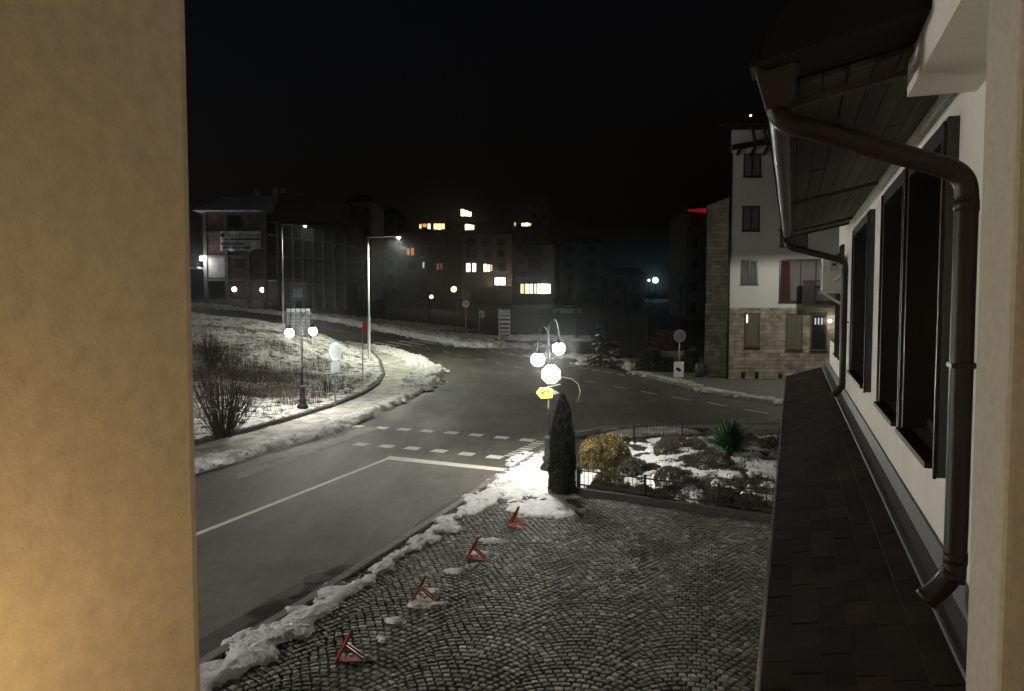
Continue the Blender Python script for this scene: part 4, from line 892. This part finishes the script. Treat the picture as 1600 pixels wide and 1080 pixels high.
for x, y0, y1 in ((1158, 581, 595), (1179, 582, 597), (1216, 584, 601)):
    MB().box((bx(x), -.075, zz(y1)), (bx(x + 6.5), -.061, zz(y0))).build("vent_opening", M_black, bldg)
    MB().box((bx(x - 1.5), -.085, zz(y1)), (bx(x - .05), -.061, zz(y0))).build("vent_reveal", mat("reveal_tan", (.42, .33, .2), .8), bldg)
rr = MB(); rr.hexa([(bx(1112, 205), -1.6, zz(207)), (W_ + 1, -1.6, zz(207)), (W_ + 1, 8, zz(150)), (bx(1112, 205) + 3, 8, zz(150))], [(bx(1112, 205), -1.6, zz(202)), (W_ + 1, -1.6, zz(202)), (W_ + 1, 8, zz(145)), (bx(1112, 205) + 3, 8, zz(145))]); rr.build("roof", mat("roof_dark", (.035, .028, .024), .8, .3, 3), bldg)
rr = MB(); rr.bar((bx(1132), -1.0, zz(236)), (bx(1212), -1.0, zz(222)), .18, .32)
for x in (1168, 1186): rr.bar((bx(x), -1.0, zz(234)), (bx(x - 10), -1.4, zz(206)), .12, .16)
for x in (1147, 1168, 1187): rr.bar((bx(x), -.02, zz(242)), (bx(x - 1), -1.1, zz(233)), .12, .16)
rr.build("eave_timber", M_black, bldg)
MB().sphere((bx(1161, 185), -1.5, zz(190)), .05, 8, 6).build("roof_light", glow("tiny_white", (1, 1, .95), 4), bldg)
# street mirror, board, hedge, low wall, barrel
b = G(1061, 590, .1); s = post_sign("street_mirror", "round convex traffic mirror on a pole across the street", b, AT(1061, 519, b.y).z - b.z, .03, cat="traffic mirror"); k = b.y / 1200; z1 = AT(1060, 525, b.y).z - b.z
MB().disc((0, -.07, z1), 9.8 * k, (.1, -1, -.15), .03).build("mirror_rim", mat("mirror_rim", (.35, .33, .3), .6), s)
MB().disc((0, -.10, z1), 8.6 * k, (.1, -1, -.15), .02).build("mirror_glass", mat("mirror_glass", (.35, .36, .34), .25, .4, 2.5, metal=.6), s)
root = thing("notice_board", "white rectangular notice board with a black emblem below the traffic mirror", "sign board", G(1059, 590, .12)); yb = root.location.y; k = yb / 1200
z0 = AT(1059, 589, yb).z - root.location.z; z1 = AT(1059, 565, yb).z - root.location.z
nb_ = MB().box((-7.4 * k, -.22, z0), (8.2 * k, -.16, z1)).build("board", M_white, root)
em = MB(); zc = (z0 + z1) / 2; em.bar((-4 * k, -.225, zc + 1 * k), (3.5 * k, -.225, zc - .8 * k), .05, .13, (0, 0, 1)); em.bar((-1 * k, -.226, zc - 2.4 * k), (3.5 * k, -.226, zc - 1 * k), .05, .10); em.bar((-2 * k, -.226, zc + 2.6 * k), (1 * k, -.226, zc + .8 * k), .05, .08); em.build("emblem", M_black, nb_)
for sx in (-6, 6.5): MB().box((sx * k - .03, -.155, -.1), (sx * k + .03, -.10, z1)).build("leg", M_steel, root)
M_hedge = mat("hedge_leaf", (.03, .04, .022), .7, .4, 4, island=.5)
def hedge(label, px, py, Y, rx, rz, n, m=M_hedge):
    p = AT(px, py, Y); z = float(T(p.x, Y)); root = thing("hedge_bush", label, "bush", (p.x, Y, z), 0, "dark bushes beside the street"); d = rdir(n); d[:, 2] = np.abs(d[:, 2]) ; r = rng.uniform(.4, 1, n) ** .4 * (.75 + .5 * fbm(d[:, 0] * 3 + px, d[:, 1] * 3 + d[:, 2] * 3, 1, 3, 5))
    leafcloud("foliage", d * r[:, None] * np.array([rx, rx * .8, rz]) + np.array([0, 0, .05]), .07, m, root); MB().tube([(0, 0, 0), (0, 0, rz * .7)], .05, 6).build("trunk", M_twig, root)
hedge("dark bush at the corner of the side street left of the cream wall", 1016, 586, 53, 1.0, 1.7, 3500); hedge("dark bush in front of the cream wall, left of the notice board", 1040, 588, 52.5, .8, 1.1, 2500)
hedge("dark bush between the notice board and the stone house", 1079, 588, 52, .75, 1.8, 2500); hedge("reddish dark bush standing above the cream wall", 1040, 560, 56, 1.9, 3.0, 4500, mat("red_hedge", (.06, .02, .018), .7, .4, 4, island=.5))
o = MB().box((AT(1019, 560, 54.5).x, 54.5, 0), (AT(1078, 560, 54.5).x, 54.75, AT(1050, 549, 54.5).z)).build("garden_wall", mat("cream_wall", (.45, .41, .30), .9, .2, 2)); tag(o, "low cream plastered wall behind the bushes across the street", "wall")
b = G(1093, 590, .1); o = MB().lathe([(.26, 0), (.30, .25), (.31, .5), (.27, .8), (.12, .95), (.0, 1.0)], (0, 0, 0), 16).build("teal_barrel", mat("teal_plastic", (.02, .05, .055), .5), None, True); o.location = b; tag(o, "rounded teal plastic barrel against the stone house corner", "barrel")
# parked cars
def car(name, label, loc, rz, paint, lights=False):
    root = thing(name, label, "car", loc, rz); W2 = .88
    prof = [(-2.1, .35), (-2.12, .75), (-2.05, .98), (-1.75, 1.05), (-1.45, 1.38), (-.6, 1.47), (.3, 1.40), (.95, 1.02), (1.75, .90), (2.1, .72), (2.12, .38), (1.75, .28), (-1.8, .28)]
    bd = MB().prism(prof, lambda u, v: Vector((-W2 * (1 - .12 * max(0, (v - 1.0) / .47)), u, v)), lambda u, v: Vector((W2 * (1 - .12 * max(0, (v - 1.0) / .47)), u, v))).build("body", paint, root); bev(bd, .06)
    MB().hexa([(-.70, -1.76, 1.08), (.70, -1.76, 1.08), (.70, -1.72, 1.08), (-.70, -1.72, 1.08)], [(-.62, -1.50, 1.36), (.62, -1.50, 1.36), (.62, -1.46, 1.36), (-.62, -1.46, 1.36)]).build("rear_window", M_glass, root)
    for s in (-1, 1):
        MB().hexa([(s * .885, -1.3, 1.05), (s * .885, .75, 1.05), (s * .87, .75, 1.05), (s * .87, -1.3, 1.05)], [(s * .80, -1.2, 1.34), (s * .80, .25, 1.34), (s * .785, .25, 1.34), (s * .785, -1.2, 1.34)]).build("side_window", M_glass, root)
        MB().box((s * .60, -2.15, .78), (s * .86, -2.07, .95)).build("tail_light", mat("tail_red", (.35, .01, .01), .3), root)
        MB().box((s * .58, 2.06, .62), (s * .84, 2.14, .75)).build("headlight", mat("headlight_glass", (.6, .6, .6), .2), root)
        for y in (-1.3, 1.32):
            w_ = MB(); w_.disc((s * .80, y, .31), .31, (s, 0, 0), .2).build("wheel", M_black, root); MB().disc((s * .905, y, .31), .19, (s, 0, 0), .02).build("rim", M_steel, w_.build("tyre", M_black, None) if False else root.children[-1])
    MB().box((-.26, -2.15, .60), (.26, -2.125, .71)).build("number_plate", mat("plate_white", (.6, .6, .6), .4), root); return root
p = G(954, 562); car("parked_car", "dark car parked with its rear plate showing, behind the snow bank", (p.x, p.y + 1.5, p.z), R(-6), mat("car_dark", (.02, .018, .022), .3, .05, 3, spec=.7))
p = AT(886, 470, 120); car("parked_car", "pale car parked far off below the lit shop front", (p.x, 120, float(T(p.x, 120))), R(80), mat("car_pale", (.5, .52, .52), .35, .05, 3))
# dark conifer with snow on its boughs, bare street trees
def conifer(label, px, Y, base_y, top_y, rad, n, snow=.2):
    p = AT(px, base_y, Y); z = float(T(p.x, Y)); h = AT(px, top_y, Y).z - z; root = thing("spruce_tree", label, "tree", (p.x, Y, z))
    MB().tube([(0, 0, 0), (0, 0, h * .95)], [.14, .02], 8).build("trunk", M_twig, root)
    u = rng.uniform(0, 1, n); th = rng.uniform(0, 6.28, n); lay = np.abs(((u * 11) % 1) - .5) * 2; r = rad * (1 - u) * (.35 + .65 * lay) * rng.uniform(.3, 1, n) ** .5
    C = np.stack([r * np.cos(th), r * np.sin(th), .3 + u * (h - .3) - r * .25], 1); leafcloud("crown", C, .10, M_thuja, root)
    br = MB()
    for i in range(9):
        a = rng.uniform(3.4, 6.0); zz_ = h * rng.uniform(.1, .6); rr_ = rad * (1 - zz_ / h) * .9; br.bar((math.cos(a) * .2, math.sin(a) * .2, zz_ + .1), (math.cos(a) * rr_, math.sin(a) * rr_, zz_ - .05), .14, .05)
    br.build("snow_on_boughs", M_snow, root)
conifer("narrow dark spruce with snow on its boughs by the side street", 938, 58, 560, 488, 1.6, 3500)
def bare_tree(label, px, Y, top_y, seed):
    r_ = np.random.default_rng(seed); p = AT(px, 500, Y); z = float(T(p.x, Y)); h = AT(px, top_y, Y).z - z; root = thing("bare_tree", label, "tree", (p.x, Y, z), 0, "bare winter trees beyond the junction")
    MB().tube([(0, 0, -.1), (.05, 0, h * .3), (0, .05, h * .6)], [.16, .12, .07], 8).build("trunk", M_twig, root); mb = MB()
    def grow(q, d, l, r, lv):
        e = q + d * l; mb.tube([q, q + d * l * .5 + Vector(r_.normal(0, .04, 3)) * l, e], [r, r * .8, r * .6], 4, False)
        if lv < 4:
            for _ in range(3): grow(e if _ else q.lerp(e, .6), (d + Vector(r_.normal(0, .45, 3)) + Vector((0, 0, .15))).normalized(), l * r_.uniform(.6, .8), r * .55, lv + 1)
    for i in range(7): 
        a = r_.uniform(0, 6.28); grow(Vector((0, 0, h * (.28 + .05 * i))), Vector((math.cos(a) * .7, math.sin(a) * .7, .8)).normalized(), h * .18, .045, 1)
    mb.build("crown", M_twig, root)
for i, (px, Y, ty) in enumerate([(900, 84, 415), (975, 92, 400), (1010, 78, 430), (1062, 88, 395), (600, 96, 420), (565, 104, 400), (670, 100, 425)]):
    bare_tree(["bare tree just beyond the lamp globes, in front of the dark hillside", "tall bare tree behind the parked dark car", "bare tree above the corner of the side street", "bare tree directly left of the stone house", "bare tree right of the tall mast behind the road", "bare tree between the unfinished building and the mast", "bare tree in front of the far lit apartment block"][i], px, Y, ty, 40 + i)
# =================================================================== FAR BUILDINGS
def lit(col, s): return glow("lit_%d_%d_%d" % (int(col[1] * 100), int(col[2] * 100), int(s * 100)), col, s)
WARM = (1, .62, .22); CREAM = (1, .85, .52); PALE = (.95, 1, .88)
YM = 150.0; mo = AT(625, 470, YM)
mid = thing("apartment_block", "wide dark apartment block with scattered lit windows far beyond the junction", "apartment block", (mo.x, YM, 3.0))
def mx(px, y=420): return AT(px, y, YM).x - mo.x
def mz(y): return AT(700, y, YM).z - 3.0
M_mw = mat("far_wall", (.20, .19, .18), .9, .2, .3); M_mw2 = mat("far_wall_darker", (.11, .105, .10), .9, .2, .3); M_mr = mat("far_roof", (.05, .045, .045), .9, .2, .3)
for x0, x1, y0, yo, m in ((625, 699, 364, 0, M_mw2), (699, 722, 358, 1.5, M_mw2), (722, 800, 366, -.5, M_mw), (800, 866, 382, .8, M_mw2)):
    MB().box((mx(x0), yo, -3), (mx(x1), yo + 14, mz(y0))).build("wall", m, mid)
for x0, x1, y0, y1, yo in ((622, 700, 364, 344, .6), (724, 802, 366, 344, .6), (800, 864, 382, 346, 2)):
    MB().hexa([(mx(x0), yo, mz(y0) + .02), (mx(x1), yo, mz(y0) + .02), (mx(x1), yo + 12, mz(y0) + .02), (mx(x0), yo + 12, mz(y0) + .02)], [(mx(x0 + 6), yo + 3, mz(y1)), (mx(x1 - 6), yo + 3, mz(y1)), (mx(x1 - 6), yo + 9, mz(y1)), (mx(x0 + 6), yo + 9, mz(y1))]).build("roof", M_mr, mid)
gb = MB(); gb.prism([(mx(694), mz(338)), (mx(722), mz(324)), (mx(746), mz(340)), (mx(742), mz(345)), (mx(698), mz(345))], lambda u, v: Vector((u, -.3, v)), lambda u, v: Vector((u, 7, v))).build("gable", M_mw2, mid)
def mwin(x0, x1, y0, y1, m, yo=-.6):
    f = MB().box((mx(x0 - .6), yo, mz(y1 + .6)), (mx(x1 + .6), yo + .5, mz(y0 - .6))).build("window", M_mr, mid); MB().box((mx(x0), yo - .05, mz(y1)), (mx(x1), yo - .004, mz(y0))).build("pane", m, f)
dk = mat("far_pane", (.03, .03, .035), .3)
for q in [(721, 726, 328, 338.5, CREAM, 1.6), (727, 731.5, 330, 338.5, CREAM, 1.6), (732.5, 737, 332, 339, CREAM, 1.3)]: mwin(*q[:4], lit(q[4], q[5]), -.85)
for q in [(656, 659, 351, 357, WARM, .7), (661, 667, 350, 355, WARM, .25), (669, 673, 350, 358, CREAM, .9), (678.5, 684, 350, 358.5, WARM, 1.1), (685, 690, 350, 359, WARM, 1.3), (691, 695, 350, 358, WARM, .9), (727, 732, 350.5, 359.5, CREAM, 1.0), (733, 737, 351, 359.5, CREAM, .8), (738, 741, 352, 359, CREAM, .8), (803.5, 806, 348, 353, CREAM, .25), (815, 820, 349, 353.5, CREAM, 1.2), (821, 825.5, 348.5, 353.5, CREAM, 1.4), (826, 829.5, 349, 353, WARM, .5)]: mwin(*q[:4], lit(q[4], q[5]), -.2)
for q in [(636.5, 641, 388.5, 399, (1, .42, .2), .14), (643, 648, 388.5, 399, (1, .42, .2), .14), (729, 735, 412, 425, PALE, 1.5), (738.5, 744, 412, 425, PALE, 1.3), (756, 761, 413, 425, CREAM, 1.0), (762, 766, 414, 425, CREAM, .8), (767, 769.5, 414, 424, CREAM, .25), (773.5, 780.5, 434, 445.5, (1, .95, .85), 2.2), (782.5, 789.5, 434, 445.5, (1, .95, .85), 2.2), (661, 664, 410, 419, CREAM, .18), (683, 687, 412, 422, (1, .4, .2), .05), (689, 692, 412, 422, (1, .4, .2), .04)]: mwin(*q[:4], lit(q[4], q[5]), -.95)
for q in [(659, 666, 387, 403), (669, 676, 387, 403), (682, 693, 390, 402), (668, 676, 411, 425), (638, 650, 410, 421), (731, 744, 373, 385), (752, 765, 373, 385), (777, 788, 375, 383), (729, 735, 390, 404), (738, 745, 390, 404), (757, 768, 392, 404), (778, 788, 392, 402), (807, 815, 385, 393), (823, 845, 387, 400), (807, 816, 404, 414), (826, 846, 407, 420), (810, 820, 425, 434), (778, 789, 413, 424)]: mwin(*q, dk, -.9)
sf = MB()
for x0, x1, c, s_ in ((813, 819, CREAM, .35), (821, 827, CREAM, .8), (829, 832, PALE, 1.1), (834, 838, CREAM, .5), (839.5, 843, PALE, 1.5), (844.5, 851, PALE, 1.8), (852, 856, PALE, 1.3), (857, 860, PALE, .8)): mwin(x0, x1, 444, 459, lit(c, s_), -1.1)
MB().box((mx(772), -3.2, mz(450)), (mx(806), -.1, mz(447.5))).build("porch_roof", mat("porch_tan", (.35, .2, .12), .8), mid); lamp("porch_light", (mx(782), -2.6, mz(446)), 60, .3, (1, .75, .45), mid); lamp("shop_front_light", (mx(850), -4, mz(446)), 50, .5, (.9, 1, .9), mid)
# orange garden lamps
def small_lamp(name, label, px, py, Y, r, col, s, watts, ph=True):
    p = AT(px, py, Y); z = float(T(p.x, Y)); root = thing(name, label, "lamp", (p.x, Y, z)); MB().tube([(0, 0, 0), (0, 0, p.z - z)], .06, 6).build("post", M_iron, root); MB().sphere((0, 0, p.z - z), r, 12, 8).build("lamp_glass", glow(name + "_glow%d" % int(px), col, s), root, True); lamp("lamp_light", (0, 0, p.z - z), watts, r * 1.1, col, root)
small_lamp("garden_lamp", "orange glowing lamp in front of the far apartment block", 709, 452, 120, .42, (1, .72, .35), 3.5, 260)
small_lamp("garden_lamp", "small white lamp low down in front of the far apartment block", 674, 464, 120, .28, (1, .92, .8), 3.0, 60)
small_lamp("street_light", "bluish white street light far to the right, beyond the side street", 1024, 438, 170, .6, (.55, .85, 1), 6, 500)
small_lamp("street_light", "small white light just left of the bluish street light", 1014, 438, 171, .25, (.8, .95, 1), 2.5, 40)
small_lamp("street_light", "tiny white light low left of the bluish street light", 993, 450, 160, .2, (.9, .95, 1), 2, 20)
# unfinished building on the left
YL = 100.0; lo_ = AT(321, 472, YL)
un = thing("unfinished_building", "unfinished concrete and red block building with a white banner, far left", "building", (lo_.x, YL, 3.5))
def lx(px): return AT(px, 420, YL).x - lo_.x
def lz(y): return AT(400, y, YL).z - 3.5
M_conc2 = mat("old_concrete", (.16, .15, .12), .9, .3, .6)
m_ = MB(); m_.box((lx(321), .3, lz(437)), (lx(411), 14, lz(330))); m_.build("wall", M_brickred, un)
for x in (321, 354, 387.5, 414): m_ = MB().box((lx(x) - .2, -.12, -2), (lx(x) + .25, .28, lz(333))); m_.build("column", M_conc2, un)
for y in (437, 400, 364, 333): m_ = MB().box((lx(321) + .26, -.05, lz(y) - .18), (lx(414) - .21, .27, lz(y) + .12)); m_.build("floor_slab", M_conc2, un)
m_ = MB().box((lx(323), .10, lz(434)), (lx(352), .29, lz(402))).build("plaster_panel", mat("pale_render", (.30, .28, .24), .9, .5, .5), un)
m_ = MB().box((lx(364), .05, lz(421)), (lx(384), .29, lz(401))).build("window", M_conc2, un); MB().box((lx(366), .0, lz(419)), (lx(382), .045, lz(404))).build("pane", mat("far_pane", (.03, .03, .035), .3), m_)
m_ = MB().box((lx(357), .20, lz(355)), (lx(377), .295, lz(338))).build("opening", M_black, un)
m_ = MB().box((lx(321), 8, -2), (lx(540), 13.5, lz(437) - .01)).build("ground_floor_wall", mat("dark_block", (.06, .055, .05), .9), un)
for i, x in enumerate((430, 452, 466, 481, 496, 512, 528)): MB().box((lx(x) - .15, 1.0 + i * .5, -2), (lx(x) + .2, 1.5 + i * .5, lz(345 + i * 3))).build("column", M_conc2, un)
for y0, y1 in ((366, 380), (400, 404), (435, 437)):
    MB().hexa([(lx(414) + .26, .8, lz(y0) - .15), (lx(538), 4.6, lz(y1) - .15), (lx(538), 9, lz(y1) - .15), (lx(414) + .26, 9, lz(y0) - .15)], [(lx(414) + .26, .8, lz(y0) + .15), (lx(538), 4.6, lz(y1) + .15), (lx(538), 9, lz(y1) + .15), (lx(414) + .26, 9, lz(y0) + .15)]).build("floor_slab", M_conc2, un)
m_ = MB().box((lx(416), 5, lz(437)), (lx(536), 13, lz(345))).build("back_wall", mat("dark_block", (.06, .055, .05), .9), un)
MB().box((lx(447), 1.55, lz(470)), (lx(475), 1.7, lz(440))).build("side_wall", M_conc2, un)
gf = MB()
for i, x in enumerate((452, 456, 460, 464)): gf.bar((lx(x) , 1.52, lz(466 - i % 2)), (lx(x + 3), 1.52, lz(449 + i % 2 * 2)), .22, .05, (0, 1, 0)); gf.bar((lx(x + 3.5), 1.52, lz(464)), (lx(x + .5), 1.52, lz(452)), .18, .05, (0, 1, 0))
gf.build("graffiti", mat("graffiti_white", (.5, .52, .55), .8), un)
rf_ = MB(); rf_.hexa([(lx(309), -1.6, lz(331)), (lx(414), -1.6, lz(331)), (lx(414), 15, lz(331)), (lx(309), 15, lz(331))], [(lx(330), 5, lz(299)), (lx(436), 5, lz(297)), (lx(436), 9, lz(297)), (lx(330), 9, lz(299))]); rf_.build("roof", mat("snowy_roof", (.3, .3, .32), .8, .2, .4, col2=(.7, .71, .74), c2=(.3, .45)), un)
gbl = MB(); gbl.prism([(lx(415), lz(345)), (lx(437), lz(299)), (lx(470), lz(305)), (lx(538), lz(345))], lambda u, v: Vector((u, 1.2, v)), lambda u, v: Vector((u, 12, v))); gbl.build("gable", mat("gable_dark", (.05, .045, .04), .9), un)
for x0, x1, y1 in ((376, 384, 285), (406, 414, 281), (419, 427, 281)):
    c_ = MB(); c_.box((lx(x0), 6, lz(300)), (lx(x1), 6.8, lz(y1 + 4))); 
    for q in (x0 + .4, x1 - 1.6): c_.box((lx(q) - .08, 6.1, lz(y1 + 4)), (lx(q) + .16, 6.6, lz(y1)))
    c_.build("chimney", mat("chimney_pale", (.42, .42, .42), .9), un)
lx0, lx1 = lx(346), lx(409); bn = MB(); n_ = 14
top = [Vector((lx0 + (lx1 - lx0) * i / n_, -.22 - .05 * math.sin(i * 1.3), lz(361.5) + .03 * math.sin(i * 2))) for i in range(n_ + 1)]; bot = [Vector((lx0 + (lx1 - lx0) * i / n_, -.24 - .07 * math.sin(i * 1.7), lz(392 - (1.5 if i > 10 else 0)) + .10 * math.sin(i * 1.1))) for i in range(n_ + 1)]
for i in range(n_): bn.hexa([bot[i], bot[i + 1], bot[i + 1] + Vector((0, .03, 0)), bot[i] + Vector((0, .03, 0))], [top[i], top[i + 1], top[i + 1] + Vector((0, .03, 0)), top[i] + Vector((0, .03, 0))])
root = thing("banner", "sagging white banner with dark lettering hung on the unfinished building", "banner", (lo_.x, YL - .02, 3.5)); bn.build("cloth", mat("banner_cloth", (.75, .77, .77), .8, .15, 1), root)
Mx = lambda x, z: Matrix.Translation((x, -.36, z)) @ Matrix.Rotation(R(90), 4, 'X')
ink = mat("banner_ink", (.05, .06, .06), .8)
text_mesh("Your Property", .78, "lettering", ink, root, Mx((lx0 + lx1) / 2 + .35, lz(368)))
dt = MB(); dt.disc((lx(350), -.34, lz(368)), .28, (0, -1, 0), .02); dt.box((lx(362), -.35, lz(375.5)), (lx(409), -.33, lz(372.8))); dt.box((lx(349), -.35, lz(375)), (lx(360), -.33, lz(373.6)))
for x0, x1, y in ((348, 384, 381.5), (349, 371, 387.5), (374, 395, 387.5)):
    x = lx(x0)
    while x < lx(x1): w_ = random.uniform(.12, .3); dt.box((x, -.35, lz(y) - .16), (x + w_, -.33, lz(y) + random.uniform(.1, .2))); x += w_ + .08
dt.build("printed_lines", ink, root)
# wall lamp and lit canopy at its left corner, lights behind the columns
p = AT(317, 404, YL - .6); root = thing("wall_light", "glaring white floodlight on the left corner of the unfinished building", "lamp", (p.x, p.y, p.z)); MB().bar((0, .5, .3), (0, 0, 0), .06).build("arm", M_iron, root); MB().box((-.38, -.1, -.28), (.38, .12, .28)).build("lens", glow("flood_glow", (.85, .93, 1), 5), root); lamp("flood_light", (-.2, -.5, -.5), 90, .3, (.9, .95, 1), root)
a = AT(300, 419, YL - .8); root = thing("canopy", "small lit flat canopy beside the unfinished building", "canopy", (a.x - 1, YL - 1, a.z)); MB().box((-.5, -1, -.12), (2.1, 1.6, .12)).build("roof_slab", M_white, root); MB().box((-.4, 1.4, -4.2), (-.2, 1.55, -.12)).build("post", M_iron, root)
for px, py, lb_ in ((366, 452, "bright round light seen between the columns of the unfinished building"), (410, 453, "pale light at the corner column of the unfinished building")): small_lamp("yard_light", lb_, px, py, 104, .33, (1, .97, .85), 4, 60)
# background silhouettes
def block(label, x0, x1, y0, Y, m, wins_=()):
    p = AT(x0, 470, Y); w_ = AT(x1, 470, Y).x - p.x; h = AT(x0, y0, Y).z - 2.5; root = thing("apartment_block", label, "apartment block", (p.x, Y, 2.5)); MB().box((0, 0, -2), (w_, 12, h)).build("wall", m, root)
    MB().hexa([(-.5, -.5, h + .01), (w_ + .5, -.5, h + .01), (w_ + .5, 12.5, h + .01), (-.5, 12.5, h + .01)], [(1, 3, h + 1.6), (w_ - 1, 3, h + 1.6), (w_ - 1, 9, h + 1.6), (1, 9, h + 1.6)]).build("roof", M_mr, root)
    nx = max(2, int(w_ / 3.5)); nz = max(2, int(h / 3))
    for i in range(nx):
        for j in range(nz):
            f = MB().box((w_ * (i + .3) / nx, -.08, h * (j + .3) / nz), (w_ * (i + .68) / nx, -.002, h * (j + .75) / nz)).build("window", dk, root)
    return root
M_sil = mat("silhouette_wall", (.12, .115, .11), .9, .2, .3); M_sil2 = mat("silhouette_wall_pale", (.20, .2, .19), .9, .2, .3)
block("dark block with a stepped top right of the unfinished building", 545, 582, 316, 128, M_sil); block("low dark block left of the tall mast lamp head", 584, 622, 334, 165, M_sil)
block("tall dark tower block behind the lit apartment block", 828, 856, 312, 220, M_sil2); block("dark block between the far shop front and the bare trees", 876, 940, 380, 190, M_sil)
block("dark house in the side street behind the bare trees", 950, 1008, 430, 150, M_sil); rs = block("dark building with a red lit sign beside the stone house", 1072, 1118, 330, 110, M_sil)
root = thing("red_sign", "red glowing roof sign just left of the stone house", "lit sign", AT(1088, 329, 108.5)); MB().hexa([(-1.3, 0, 0), (1.4, 0, -.35), (1.4, .25, -.35), (-1.3, .25, 0)], [(-1.1, 0, .15), (1.4, 0, .35), (1.4, .25, .35), (-1.1, .25, .15)]).build("letter_box", glow("red_glow", (1, .03, .03), .06), root); MB().box((-.1, .05, -1.2), (.1, .2, -.1)).build("post", M_iron, root)

# =================================================================== MIST
HAZE = .0005
if HAZE:
    hm = bpy.data.materials.new("mist"); hm.use_nodes = True; nt = hm.node_tree; nt.nodes.remove(nt.nodes["Principled BSDF"])
    pv_ = nt.nodes.new("ShaderNodeVolumePrincipled"); pv_.inputs["Density"].default_value = HAZE; pv_.inputs["Color"].default_value = (.85, .88, .92, 1); pv_.inputs["Anisotropy"].default_value = .95
    nt.links.new(pv_.outputs[0], nt.nodes["Material Output"].inputs["Volume"])
    hz = MB().box((-905, -65, -3), (905, 1505, 140)).build("haze", hm); struct(hz, "stuff")
